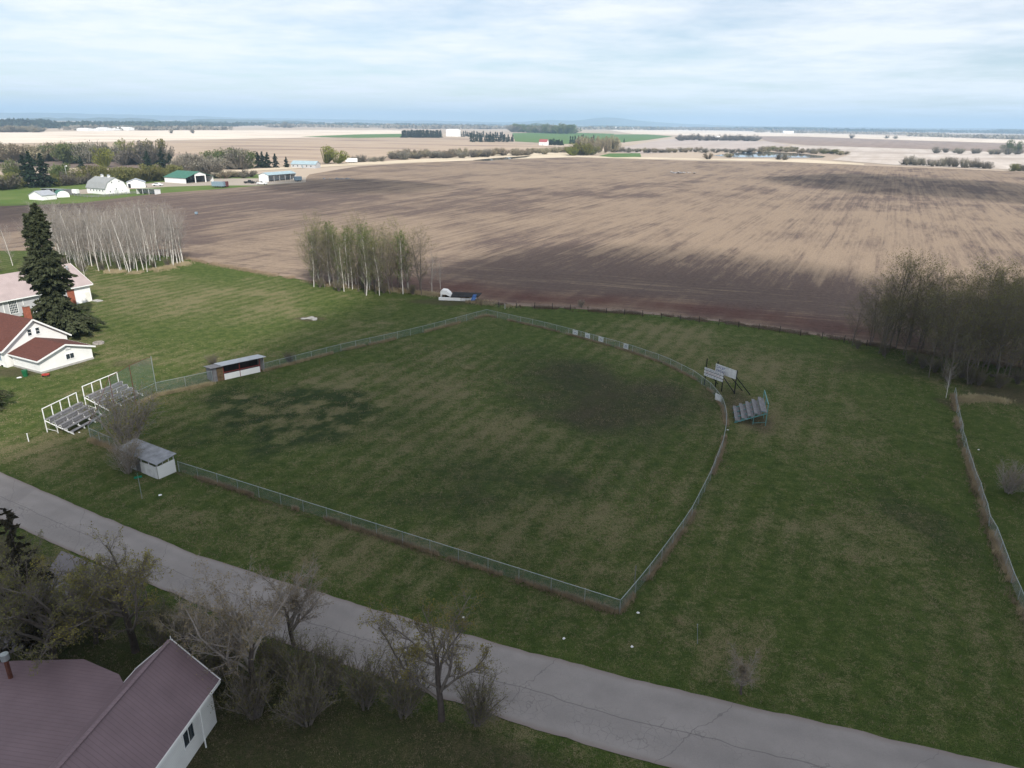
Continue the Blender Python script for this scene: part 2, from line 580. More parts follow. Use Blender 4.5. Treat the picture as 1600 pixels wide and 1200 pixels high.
def lawn_masks(X, Y):
    n1 = fbm(X / 9, Y / 9, 3, 5); n2 = fbm(X / 2.6 + 9, Y / 2.6, 11, 4); n3 = fbm(X / 30, Y / 30, 21, 3)
    # faint mowing stripes along the diamond grid
    s = X * GU.x + Y * GU.y
    stripe = (.5 + .5 * np.sin(s * 2 * math.pi / 3.0 + 2.5 * n1)) * sstep(.35, .6, fbm(X / 25 + 4, Y / 25, 77, 2))
    straw = sstep(.40, .72, n1 * .6 + n2 * .4) * .46 + .34 * stripe
    dark = sstep(.55, .8, n3) * .25
    soil = np.zeros_like(X)
    P = lambda *a, **k: patch(X, Y, ell(*a), **k)
    # straw coloured turf
    for i, (e, w) in enumerate([((720, 620, 190, 50), .55), ((640, 720, 110, 40), .35), ((860, 700, 140, 60), .3), ((1130, 560, 150, 38), .55), ((1020, 535, 90, 18), .4),
                                ((300, 470, 150, 26), .6), ((230, 440, 90, 14), .35), ((620, 500, 90, 14), .35), ((500, 520, 60, 10), .25), ((600, 850, 160, 30), .35), ((430, 800, 90, 20), .35),
                                ((1240, 640, 120, 60), .35), ((1330, 850, 150, 70), .3), ((1500, 960, 80, 60), .3), ((350, 560, 90, 12), .45), ((60, 700, 60, 25), .4), ((200, 640, 40, 20), .2), ((900, 820, 120, 40), .25)]):
        straw = straw + .42 * w * P(*e, seed=30 + i, soft=.9) * (.45 + 1.1 * n2)
    # wet dark infield with pale dry patches
    inf = P(440, 645, 150, 46, wob=.75, seed=60, soft=.4)
    dark = dark + 1.1 * inf; straw = straw * (1 - .8 * inf)
    for i, e in enumerate([(405, 641, 17, 9), (468, 637, 20, 7), (525, 643, 16, 7), (433, 662, 20, 7), (487, 660, 17, 6), (580, 655, 14, 5), (352, 636, 14, 5), (500, 629, 13, 5), (540, 669, 14, 6), (455, 679, 26, 8), (392, 668, 12, 5), (480, 597, 16, 4), (545, 603, 14, 4), (375, 621, 16, 4), (600, 630, 14, 5), (430, 690, 16, 5), (560, 625, 9, 4), (515, 655, 8, 4)]):
        q = P(*e, wob=.9, seed=80 + i, soft=.45)
        q = q * (.55 + .7 * n2)
        straw = straw * (1 - q) + q * (.75 + .3 * ((i * 7) % 5) / 5); dark = dark * (1 - .9 * q)
    q = inf * sstep(.56, .64, fbm(X / 1.5 + 3, Y / 2.0, 91, 4)) * .7
    straw = straw * (1 - q) + q * .8; dark = dark * (1 - .8 * q)
    # dark thatch in the outfield
    for i, (e, w) in enumerate([((900, 615, 110, 48), .75), ((990, 650, 100, 55), .55), ((1060, 620, 50, 40), .4), ((870, 570, 90, 22), .4), ((760, 745, 110, 32), .45), ((690, 790, 90, 20), .4), ((900, 760, 60, 20), .3), ((480, 780, 80, 20), .25), ((1440, 810, 40, 60), .5)]):
        q = P(*e, wob=.6, seed=110 + i, soft=.6)
        soil = soil + .55 * w * q * (.5 + n2); dark = dark + .95 * w * q * (.3 + 1.2 * n1); straw = straw * (1 - .6 * w * q)
    # lush verges and greener lawn
    lush = np.exp(-(seg_dist(X, Y, ROAD_FAR) / 1.6) ** 2)
    straw = straw * (1 - .8 * lush); dark = dark - .2 * lush
    edge = np.exp(-(seg_dist(X, Y, FIELD_EDGE) / 5) ** 2)
    straw = straw * (1 - .5 * edge)
    for i, (e, w) in enumerate([((300, 520, 140, 25), .5), ((200, 590, 130, 20), .4), ((750, 520, 120, 14), .5), ((500, 560, 120, 14), .4), ((330, 425, 70, 7), .5), ((1400, 640, 60, 60), .45), ((1560, 680, 50, 50), .8), ((1250, 740, 120, 50), .35), ((400, 700, 120, 30), .4), ((860, 490, 60, 6), .5), ((1580, 880, 40, 90), .7)]):
        straw = straw * (1 - w * P(*e, seed=140 + i, soft=.6))
    # bare earth and litter
    for i, (e, w) in enumerate([((485, 498, 24, 4), .9), ((1165, 640, 26, 34), .8), ((1125, 618, 28, 16), .6), ((1570, 615, 60, 18), .9), ((205, 568, 36, 6), .6), ((20, 582, 60, 8), .8), ((110, 570, 40, 8), .6), ((700, 472, 60, 5), .8), ((1480, 630, 14, 10), .8), ((1400, 575, 90, 14), .5)]):
        soil = np.maximum(soil, w * P(*e, seed=170 + i, soft=.5))
    fl = np.minimum(np.minimum(seg_dist(X, Y, OUTFIELD), seg_dist(X, Y, FENCE_N)), seg_dist(X, Y, FENCE_R))
    fl = np.minimum(fl, seg_dist(X, Y, FENCE_L))
    soil = np.maximum(soil, .45 * np.exp(-(fl / .45) ** 2))
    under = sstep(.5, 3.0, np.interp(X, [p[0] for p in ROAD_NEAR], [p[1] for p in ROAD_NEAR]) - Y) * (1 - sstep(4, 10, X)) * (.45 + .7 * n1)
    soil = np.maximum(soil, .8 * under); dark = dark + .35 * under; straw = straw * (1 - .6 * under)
    nr = sstep(0.0, 6.0, Y - np.interp(X, [p[0] for p in ROAD_NEAR], [p[1] for p in ROAD_NEAR]))
    return np.stack([np.clip(straw, 0, 1), np.clip(dark, 0, 1), np.clip(soil, 0, 1), np.ones_like(X)], -1)


def lawn_mat():
    m, nt, b = new_mat('spring_turf')
    k = N(nt)
    co = k.coord()
    st, dk, so = k.attr('mask')
    f1 = k.noise(co, .7, 6, .65); f2 = k.noise(co, 2.6, 5, .75, .6); f3 = k.noise(co, 11, 3, .75)
    green = k.ramp(f1, (.25, (.050, .082, .018)), (.5, (.084, .122, .029)), (.78, (.130, .155, .044)))
    straw = k.ramp(f3, (.25, (.150, .140, .064)), (.75, (.300, .265, .145)))
    fs = k.math('ADD', st, k.math('MULTIPLY', k.math('SUBTRACT', f2, .5), 2.6))
    fs = k.math('ADD', fs, k.math('MULTIPLY', k.math('SUBTRACT', f3, .5), 1.6))
    fs = k.math('MULTIPLY_ADD', k.math('SUBTRACT', f1, .5), 1.0, fs)
    fsr = k.ramp(fs, (.18, 0.0), (.82, 1.0))
    c = k.mix(fsr, green, straw)
    darkc = k.ramp(f2, (.3, (.020, .034, .016)), (.7, (.038, .060, .026)))
    c = k.mix(k.math('MULTIPLY', dk, k.ramp(k.math('ADD', f1, k.math('MULTIPLY', f3, .5)), (.4, 1.0), (1.05, .55))), c, darkc)
    soilc = k.ramp(f2, (.25, (.060, .050, .034)), (.75, (.150, .115, .080)))
    c = k.mix(k.ramp(k.math('ADD', so, k.math('MULTIPLY', k.math('SUBTRACT', f2, .5), .7)), (.15, 0.0), (1.0, .85)), c, soilc)
    c = k.mix(k.ramp(f3, (.34, .75), (.52, 0.0)), c, (.018, .024, .011))
    k.l.new(c, b.inputs['Base Color'])
    b.inputs['Roughness'].default_value = .95; b.inputs['Specular IOR Level'].default_value = .05
    k.bump(b, k.math('ADD', f3, f2), 1.0, .22)
    return m


def lawn_z(X, Y):
    return (fbm(X / 14, Y / 14, 5, 3) - .5) * .05


gx = np.arange(-190, 150.1, .62); gy = np.arange(12, 226.1, .62)
GX, GY = np.meshgrid(gx, gy)
V = np.stack([GX, GY, lawn_z(GX, GY)], -1).reshape(-1, 3)
i = np.arange(len(gy) - 1)[:, None] * len(gx) + np.arange(len(gx) - 1)[None, :]
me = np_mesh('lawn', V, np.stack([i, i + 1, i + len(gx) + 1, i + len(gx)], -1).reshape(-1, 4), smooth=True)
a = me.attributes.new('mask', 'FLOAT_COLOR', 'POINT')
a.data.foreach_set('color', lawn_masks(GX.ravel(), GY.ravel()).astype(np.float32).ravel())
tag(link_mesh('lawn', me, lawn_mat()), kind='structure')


# ---- the big ploughed field
def by_az(pts):
    P_ = [xy(*p) for p in pts]
    az = np.array([math.atan2(x, y) for x, y in P_]); r = np.array([math.hypot(x, y) for x, y in P_])
    return lambda a: np.exp(np.interp(a, az, np.log(r)))


f_bot = by_az([(-500, 418), (-200, 402), (0, 392), (90, 392), (200, 395)] + [(280, 402), (330, 412), (400, 425), (470, 437), (520, 446), (600, 452), (690, 462), (740, 472), (800, 478), (1000, 490), (1150, 506), (1300, 528), (1400, 545), (1500, 560), (1600, 575), (2000, 620), (2300, 655)])
f_top = by_az([(-500, 325), (-200, 325), (0, 322), (125, 317), (180, 310), (245, 302), (330, 296), (400, 290), (474, 285), (482, 273), (560, 260), (640, 255), (700, 251), (800, 249), (900, 246), (1000, 249), (1100, 252), (1200, 253), (1260, 253), (1350, 259), (1500, 264), (1600, 269), (2000, 283), (2300, 292)])


def field_masks(X, Y):
    u = X * GV.x + Y * GV.y; w = X * GU.x + Y * GU.y
    rows = fbm(u / 34, w / 3.0, 7, 4); big = fbm(u / 60, w / 26, 9, 4); blot = fbm(X / 26, Y / 26, 13, 5)
    dark = sstep(.44, .68, .35 * big + .2 * rows + .45 * blot) * .75
    dark = dark + .16 * sstep(.5, .7, rows)
    P = lambda *a, **k: patch(X, Y, ell(*a), **k)
    for i, (e, q) in enumerate([((170, 330, 280, 26), .9), ((330, 312, 170, 16), .7), ((520, 296, 130, 12), .45), ((900, 425, 270, 30), 1.0), ((1150, 440, 170, 34), .8), ((1270, 490, 170, 34), .9), ((840, 385, 120, 8), .35), ((740, 425, 140, 18), .4), ((1000, 440, 120, 20), .4), ((620, 320, 140, 10), .35), ((760, 305, 150, 10), .35), ((1000, 300, 160, 10), .25), ((1450, 292, 200, 16), .35), ((1250, 370, 60, 16), .2), ((350, 380, 120, 14), .25), ((1560, 370, 90, 20), .25)]):
        dark = dark + q * P(*e, wob=.7, seed=200 + i, soft=.9) * (.35 + 1.0 * rows)  # dark soil; in some patches cloud shade is put into the colour too
    for i, (e, q) in enumerate([((900, 268, 300, 6), .5), ((750, 350, 250, 26), .3), ((1330, 340, 200, 40), .3), ((1430, 400, 150, 24), .35), ((500, 360, 140, 20), .2), ((1060, 370, 120, 20), .25)]):
        dark = dark * (1 - q * P(*e, seed=230 + i, soft=.8))
    d = seg_dist(X, Y, FIELD_EDGE)
    red = np.exp(-((d - 9) / 7) ** 2) * (.4 + .8 * fbm(u / 12, w / 6, 31, 3))
    red = red * sstep(-60, -5, X) * (1 - sstep(60, 100, X))
    pale = np.exp(-(d / 2.6) ** 2)
    head = (1 - sstep(26, 60, d + 16 * (blot - .5) * 2))
    return np.stack([np.clip(dark, 0, 1), np.clip(red, 0, 1), np.clip(pale, 0, 1), np.clip(head, 0, 1)], -1)


def field_mat():
    m, nt, b = new_mat('ploughed_stubble')
    k = N(nt)
    v = grid_coords(k)
    dk, rd, pl = k.attr('mask')
    lump = k.noise(k.coord(), .9, 5, .75)

    def streaks(v_):
        rows_ = k.noise(k.mapping(v_, scale=(.09, .8, 1)), 1, 6, .7)
        fine_ = k.noise(k.mapping(v_, scale=(.5, 2.2, 1)), 1, 4, .75)
        fur_ = k.noise(k.mapping(v_, scale=(.03, .11, 1)), 1, 6, .65, .4)
        line_ = k.noise(k.mapping(v_, scale=(.006, .55, 1)), 1, 4, .7)
        f_ = k.math('MULTIPLY', k.math('SUBTRACT', rows_, .5), 1.7)
        f_ = k.math('MULTIPLY_ADD', k.math('SUBTRACT', fine_, .5), 1.7, f_)
        f_ = k.math('MULTIPLY_ADD', k.math('SUBTRACT', fur_, .5), 1.5, f_)
        f_ = k.math('MULTIPLY_ADD', k.math('SUBTRACT', line_, .5), 1.9, f_)
        return f_, rows_, fine_, fur_
    f1, rows, fine, fur = streaks(v)
    f2, _r, _f, _u = streaks(k.mapping(k.coord(), rot=(0, 0, R(17))))
    hd = k.node('ShaderNodeAttribute', attribute_name='mask').outputs['Alpha']
    fm = k.node('ShaderNodeMix', data_type='FLOAT')
    k.l.new(hd, fm.inputs[0]); k.l.new(f1, fm.inputs[2]); k.l.new(f2, fm.inputs[3])
    f = k.math('MULTIPLY_ADD', dk, .92, fm.outputs[0])
    f = k.math('MULTIPLY_ADD', k.math('SUBTRACT', lump, .5), 1.3, f)
    straw = k.ramp(fine, (.25, (.195, .148, .110)), (.75, (.325, .250, .187)))
    soil = k.ramp(lump, (.3, (.082, .062, .056)), (.7, (.150, .114, .100)))
    c = k.mix(k.ramp(f, (.0, 0.0), (.85, 1.0)), straw, soil)
    # seed-drill tramlines
    sp = k.node('ShaderNodeSeparateXYZ'); k.l.new(v, sp.inputs[0])
    y = k.math('ADD', sp.outputs[1], k.math('MULTIPLY', k.noise(k.mapping(v, scale=(.01, 0, 1)), 1, 2), 3.0))
    tl = k.math('LESS_THAN', k.math('FRACT', k.math('DIVIDE', y, 17.0)), .03)
    c = k.mix(k.math('MULTIPLY', k.math('MULTIPLY', tl, k.ramp(fur, (.45, 0.0), (.6, 1.0))), .5), c, (.10, .08, .075))
    c = k.mix(k.math('MULTIPLY', rd, .85), c, k.ramp(lump, (.3, (.075, .036, .032)), (.7, (.13, .068, .058))))
    c = k.mix(k.ramp(k.math('ADD', pl, k.math('MULTIPLY', k.math('SUBTRACT', lump, .5), .8)), (.3, 0.0), (1.0, .8)), c, (.27, .205, .16))
    k.l.new(c, b.inputs['Base Color'])
    b.inputs['Roughness'].default_value = 1.0; b.inputs['Specular IOR Level'].default_value = .02
    k.bump(b, k.math('ADD', rows, fine), .6, .25)
    return m


polar_sheet('ploughed_field', f_bot, f_top, 620, 330, R(-50), R(52), 0.06, field_mat(), field_masks)


# ---- road
def road_mat():
    m, nt, b = new_mat('cracked_asphalt')
    k = N(nt)
    co = k.coord()
    uv = k.node('ShaderNodeUVMap', uv_map='UVMap').outputs[0]
    sp = k.node('ShaderNodeSeparateXYZ'); k.l.new(uv, sp.inputs[0])
    f = k.noise(co, .25, 5, .6); f2 = k.noise(co, 9, 4, .7)
    c = k.ramp(f, (.3, (.240, .220, .210)), (.7, (.310, .285, .272)))
    c = k.mix(k.math('MULTIPLY', f2, .3), c, (.11, .10, .10))
    # crocodile cracking on the near lane, wandering seam along the middle
    vo = k.node('ShaderNodeTexVoronoi', feature='DISTANCE_TO_EDGE'); vo.inputs['Scale'].default_value = 1.5
    wv = k.node('ShaderNodeVectorMath', operation='ADD')
    dn = k.node('ShaderNodeTexNoise'); dn.inputs['Scale'].default_value = .8; k.l.new(co, dn.inputs['Vector'])
    sc = k.node('ShaderNodeVectorMath', operation='SCALE'); sc.inputs[3].default_value = 1.4
    k.l.new(dn.outputs[1], sc.inputs[0]); k.l.new(co, wv.inputs[0]); k.l.new(sc.outputs[0], wv.inputs[1]); k.l.new(wv.outputs[0], vo.inputs['Vector'])
    crack = k.math('LESS_THAN', vo.outputs['Distance'], .028)
    lane = k.math('MULTIPLY', k.ramp(sp.outputs[1], (.40, 0.0), (.55, 1.0), (.82, 1.0), (.95, 0.0)), k.ramp(f, (.42, 0.0), (.56, 1.0)))
    c = k.mix(k.math('MULTIPLY', k.math('MULTIPLY', crack, lane), .38), c, (.05, .046, .048))
    wob = k.math('MULTIPLY_ADD', k.math('SUBTRACT', k.noise(k.mapping(co, scale=(.2, .2, .2)), 1, 4, .6), .5), .10, sp.outputs[1])
    seam = k.math('LESS_THAN', k.math('ABSOLUTE', k.math('SUBTRACT', wob, .56)), .006)
    c = k.mix(k.math('MULTIPLY', seam, .42), c, (.045, .042, .044))
    xw = k.math('MULTIPLY_ADD', k.noise(co, .5, 3), 2.0, sp.outputs[0])
    cross = k.math('LESS_THAN', k.math('FRACT', k.math('DIVIDE', xw, 13.0)), .005)
    c = k.mix(k.math('MULTIPLY', cross, .4), c, (.06, .055, .056))
    patchm = k.ramp(k.noise(co, .12, 2, .5), (.60, 0.0), (.63, .3))
    c = k.mix(patchm, c, (.16, .148, .146))
    trk = k.ramp(sp.outputs[1], (.10, 0.0), (.22, .28), (.34, .05), (.5, 0.0), (.62, .22), (.76, .28), (.9, 0.0))
    c = k.mix(k.math('MULTIPLY', trk, f2), c, (.13, .12, .12))
    e = k.math('MINIMUM', sp.outputs[1], k.math('SUBTRACT', 1.0, sp.outputs[1]))
    ef = k.ramp(k.math('ADD', e, k.math('MULTIPLY', k.math('SUBTRACT', f2, .5), .08)), (.01, .8), (.07, 0.0))
    c = k.mix(ef, c, (.20, .165, .15))
    k.l.new(c, b.inputs['Base Color']); b.inputs['Roughness'].default_value = .9; b.inputs['Specular IOR Level'].default_value = .15
    k.bump(b, f2, .25, .02)
    return m


def resample(pts, n):
    p = np.array(pts, float); s = np.r_[0, np.cumsum(np.hypot(*np.diff(p, axis=0).T))]
    t = np.linspace(0, s[-1], n)
    return np.stack([np.interp(t, s, p[:, 0]), np.interp(t, s, p[:, 1])], -1), t


A_, ta = resample(ROAD_FAR, 260); B_, tb = resample(ROAD_NEAR, 260)
nn = 9
rag = lambda t, s: (fbm(t / 2.2, t * 0 + s, 5, 4) - .5) * .55
perp = (B_ - A_) / np.linalg.norm(B_ - A_, axis=1)[:, None]
A_ = A_ + perp * rag(ta, 1.5)[:, None]; B_ = B_ + perp * rag(ta, 7.5)[:, None]
vv = np.linspace(0, 1, nn)
Pm = A_[None] * (1 - vv)[:, None, None] + B_[None] * vv[:, None, None]
crown = .05 + .06 * (1 - (2 * vv - 1) ** 2)
V = np.concatenate([Pm, np.broadcast_to(crown[:, None, None], (nn, 260, 1))], -1).reshape(-1, 3)
uv = np.stack([np.broadcast_to(ta[None], (nn, 260)), np.broadcast_to(vv[:, None], (nn, 260))], -1).reshape(-1, 2)
i = np.arange(nn - 1)[:, None] * 260 + np.arange(259)[None, :]
tag(link_mesh('road', np_mesh('road', V, np.stack([i, i + 260, i + 261, i + 1], -1).reshape(-1, 4), uv, True), road_mat()), kind='structure')


# ---- distant fields, yards and ponds
def far_mat(name, c0, c1, dark=None, sx=.004, sy=.05, rot=-63):
    m, nt, b = new_mat(name)
    k = N(nt)
    v = k.mapping(k.coord(), rot=(0, 0, R(rot)))
    f = k.noise(k.mapping(v, scale=(sx, sy, 1)), 1, 6, .65)
    g_ = k.noise(k.mapping(k.coord(), scale=(.004, .012, 1)), 1, 5, .6)
    c = k.mix(k.ramp(f, (.3, 0.0), (.7, 1.0)), c0, c1)
    if dark: c = k.mix(k.ramp(g_, (.5, 0.0), (.66, .8)), c, dark)
    k.l.new(c, b.inputs['Base Color']); b.inputs['Roughness'].default_value = 1; b.inputs['Specular IOR Level'].default_value = .03
    return m


def sheet(name, pts, z, mat, wob=.06):
    import bmesh
    rr = random.Random(len(name) + int(z * 1000))
    P_ = []
    q = [Vector((*xy(*p), z)) for p in pts]
    for a_, b_ in zip(q, q[1:] + q[:1]):
        n = max(2, min(14, int((b_ - a_).length / 25)))
        for j in range(n):
            P_.append(a_.lerp(b_, j / n))
    bm = bmesh.new()
    f = bm.faces.new([bm.verts.new(p) for p in P_])
    bmesh.ops.triangulate(bm, faces=[f])
    me_ = bpy.data.meshes.new(name)
    bmesh.ops.recalc_face_normals(bm, faces=bm.faces)
    for fc in bm.faces:
        if fc.normal.z < 0: fc.normal_flip()
    bm.to_mesh(me_); bm.free()
    return tag(link_mesh(name, me_, mat), kind='structure')


FM = {
    'tan': far_mat('tan_stubble', (.34, .26, .195), (.44, .345, .26), (.21, .155, .13)),
    'cream': far_mat('cream_stubble', (.60, .51, .42), (.70, .61, .51), (.42, .34, .27), .002, .02),
    'green': far_mat('winter_wheat', (.085, .15, .05), (.11, .18, .065)),
    'yard': far_mat('farmyard_grass', (.075, .125, .03), (.13, .16, .055), None, .05, .05),
    'gravel': far_mat('yard_gravel', (.30, .26, .215), (.38, .33, .28), None, .05, .1),
    'greyp': far_mat('grey_pink_stubble', (.36, .30, .27), (.46, .40, .36)),
    'brown': far_mat('brown_tilled_soil', (.23, .175, .145), (.30, .235, .20)),
    'white': far_mat('bleached_stubble', (.42, .36, .31), (.56, .50, .45), (.33, .27, .23)),
    'darksoil': far_mat('dark_tilled_soil', (.13, .10, .085), (.19, .145, .12)),
    'asphalt': far_mat('old_asphalt', (.15, .14, .145), (.20, .185, .19), None, .4, .4),
    'strip': far_mat('straw_headland', (.50, .42, .31), (.60, .51, .39)),
}
sheet('farmyard', [(-300, 345), (0, 322.5), (125, 317.5), (180, 310.5), (245, 302.5), (330, 296.5), (420, 289), (476, 285), (470, 276), (400, 272), (330, 276), (250, 276), (160, 282), (0, 290), (-300, 315)], .08, FM['yard'])
sheet('gravel_drive', [(95, 304), (140, 303), (200, 296), (262, 292), (330, 290), (400, 290), (478, 285), (478, 277), (400, 279), (340, 279), (300, 284), (250, 285), (200, 290), (100, 299)], .11, FM['gravel'])
sheet('tilled_field', [(-300, 270), (0, 262), (110, 262), (300, 266), (330, 262), (290, 252), (150, 251), (60, 252), (0, 247), (-300, 245)], .08, FM['darksoil'])
sheet('stubble_field', [(-300, 236), (0, 225), (250, 221), (400, 217), (560, 214.5), (720, 214), (800, 223), (870, 229), (800, 238), (640, 249), (540, 255), (400, 262), (300, 262), (280, 251), (150, 250), (60, 251), (0, 246), (-300, 244)], .05, FM['tan'])
sheet('cream_field', [(-300, 209), (0, 206.5), (250, 204), (600, 203), (690, 206), (640, 211), (560, 214), (400, 216.5), (200, 221), (0, 224.5), (-300, 235)], .12, FM['cream'])
sheet('wheat_field', [(470, 213.5), (560, 210), (630, 209), (630, 214.5), (560, 215.5)], .18, FM['green'])
sheet('wheat_field', [(800, 208), (880, 207), (960, 209), (955, 223), (880, 225), (805, 221)], .15, FM['green'])
sheet('wheat_field', [(960, 210), (1010, 210), (1052, 213), (1010, 219), (956, 224)], .15, FM['green'])
sheet('grey_field', [(940, 236), (1030, 219), (1060, 217), (1200, 221), (1235, 227), (1200, 233), (1100, 236), (1000, 240)], .12, FM['greyp'])
sheet('cream_field', [(950, 203), (1080, 203), (1250, 207), (1420, 213), (1600, 219), (1900, 230), (1900, 235), (1600, 224.5), (1420, 219), (1250, 213), (1100, 212), (990, 209.5)], .12, FM['cream'])
sheet('tilled_field', [(1180, 213), (1250, 213.5), (1420, 219.5), (1600, 225), (1900, 236), (1900, 249), (1600, 239), (1420, 232), (1260, 227), (1200, 221)], .14, FM['brown'])
sheet('bleached_field', [(1236, 227.5), (1262, 227.5), (1420, 232.5), (1600, 239.5), (1900, 250), (1900, 278), (1600, 266), (1500, 262), (1400, 258), (1300, 250), (1330, 241), (1240, 234)], .16, FM['white'])
sheet('green_meadow', [(935, 244), (952, 240), (1000, 239.5), (1002, 245), (960, 246)], .17, FM['green'])
sheet('straw_headland', [(290, 270), (400, 264), (540, 255), (700, 246), (830, 238), (940, 233), (960, 238), (900, 243), (1100, 248), (1260, 249), (1350, 256), (1350, 258), (1200, 252), (1000, 248.5), (900, 245.5), (800, 248.5), (640, 254.5), (540, 259), (400, 267), (290, 275)], .10, FM['strip'])
wm, wnt, wb = new_mat('pond_water')
k = N(wnt)
wb.inputs['Base Color'].default_value = (.05, .07, .085, 1); wb.inputs['Roughness'].default_value = .03; wb.inputs['Specular IOR Level'].default_value = 1.0; wb.inputs['IOR'].default_value = 1.5
sheet('pond', [(738, 250.5), (775, 247), (815, 244.5), (830, 243.5), (822, 246), (790, 249.5), (760, 251.5)], .20, wm)
sheet('pond', [(1115, 243), (1150, 239), (1200, 237.5), (1250, 240), (1290, 244.5), (1285, 246.5), (1200, 246), (1150, 246)], .20, wm)
sheet('pond', [(-60, 290), (0, 279), (20, 277), (35, 281), (20, 286), (-30, 296)], .20, wm)


sheet('driveway', [(96, 861), (225, 912), (175, 950), (110, 985), (20, 1020), (-80, 1060), (-80, 985), (0, 945), (60, 912)], .045, FM['asphalt'])


# ---- far wooded hills
def hills():
    fm, fnt, fb = new_mat('wooded_ridge')
    k_ = N(fnt)
    f = k_.noise(k_.mapping(k_.coord(), scale=(.0008, .0008, .004)), 1, 6, .7)
    k_.l.new(k_.ramp(f, (.35, (.030, .045, .030)), (.62, (.06, .075, .045)), (.8, (.22, .20, .15))), fb.inputs['Base Color'])
    fb.inputs['Roughness'].default_value = 1; fb.inputs['Specular IOR Level'].default_value = .02
    for nm, dist, depth, hfun in (
            ('hills', 17000, 5000, lambda a: 28 + 45 * fbm(a * 9 + 3, a * 0, 41, 4) + 95 * np.exp(-((a - .045) / .035) ** 2) * .6 + 120 * np.exp(-((a - .115) / .035) ** 2) + 60 * np.exp(-((a - .16) / .05) ** 2) + 70 * np.exp(-((a + .55) / .25) ** 2)),
            ('wooded_ridge', 9000, 2600, lambda a: 4 + 34 * sstep(.35, .65, fbm(a * 14, a * 0 + 2, 47, 4)) * (.5 + .5 * sstep(-.1, -.35, a) + .6 * sstep(.2, .45, a)))):
        az = np.linspace(R(-62), R(62), 500); cs = np.linspace(0, 1, 14)
        h = hfun(az) * (1 + .10 * (fbm(az * 300, az * 0 + 5, 3, 3) - .5))
        prof = np.sin(np.pi * cs) ** .6
        r = dist + depth * cs
        X = r[:, None] * np.sin(az)[None]; Y = r[:, None] * np.cos(az)[None]
        Z = prof[:, None] * h[None] * (1 + .25 * (fbm(X / 900, Y / 900, 8, 3) - .5)) - 1
        V_ = np.stack([X, Y, Z], -1).reshape(-1, 3)
        i_ = np.arange(13)[:, None] * 500 + np.arange(499)[None, :]
        tag(link_mesh(nm, np_mesh(nm, V_, np.stack([i_ + 500, i_ + 501, i_ + 1, i_], -1).reshape(-1, 4), smooth=True), fm), kind='structure')


hills()

# ------------------------------------------------------------------ buildings
def window(parent, p, w, h, nx, axis='x', out=-1, panes=(1, 1), frame=.07, mat='white', proud=.03):
    """a window in a wall: p = centre of the opening on the wall plane; axis along the wall; out = outward sign"""
    fr = MB(); px_, py_, pz = p

    def bx(m_, a0, a1, d0, d1, z0, z1):
        d0, d1 = sorted((d0 * out, d1 * out))
        if axis == 'x': m_.box(px_ + a0, px_ + a1, py_ + d0, py_ + d1, pz + z0, pz + z1)
        else: m_.box(px_ + d0, px_ + d1, py_ + a0, py_ + a1, pz + z0, pz + z1)
    W, H = w / 2, h / 2
    bx(fr, -W - frame, W + frame, -.02, proud + .03, H, H + frame)
    bx(fr, -W - frame, W + frame, -.02, proud + .05, -H - frame, -H)
    bx(fr, -W - frame, -W, -.02, proud + .03, -H, H)
    bx(fr, W, W + frame, -.02, proud + .03, -H, H)
    o = fr.build('window', M[mat], parent)
    cw, ch = w / panes[0], h / panes[1]
    g = .025
    for a in range(panes[0]):
        for b in range(panes[1]):
            m_ = MB()
            bx(m_, -W + a * cw + g, -W + (a + 1) * cw - g, -.01, .012, -H + b * ch + g, -H + (b + 1) * ch - g)
            m_.build('pane', M['glass'], o)
    if panes != (1, 1):
        m_ = MB()
        for a in range(1, panes[0]): bx(m_, -W + a * cw - g, -W + a * cw + g, -.01, .035, -H, H)
        for b in range(1, panes[1]): bx(m_, -W, W, -.01, .03, -H + b * ch - g, -H + b * ch + g)
        m_.build('glazing_bars', M[mat], o)
    return o


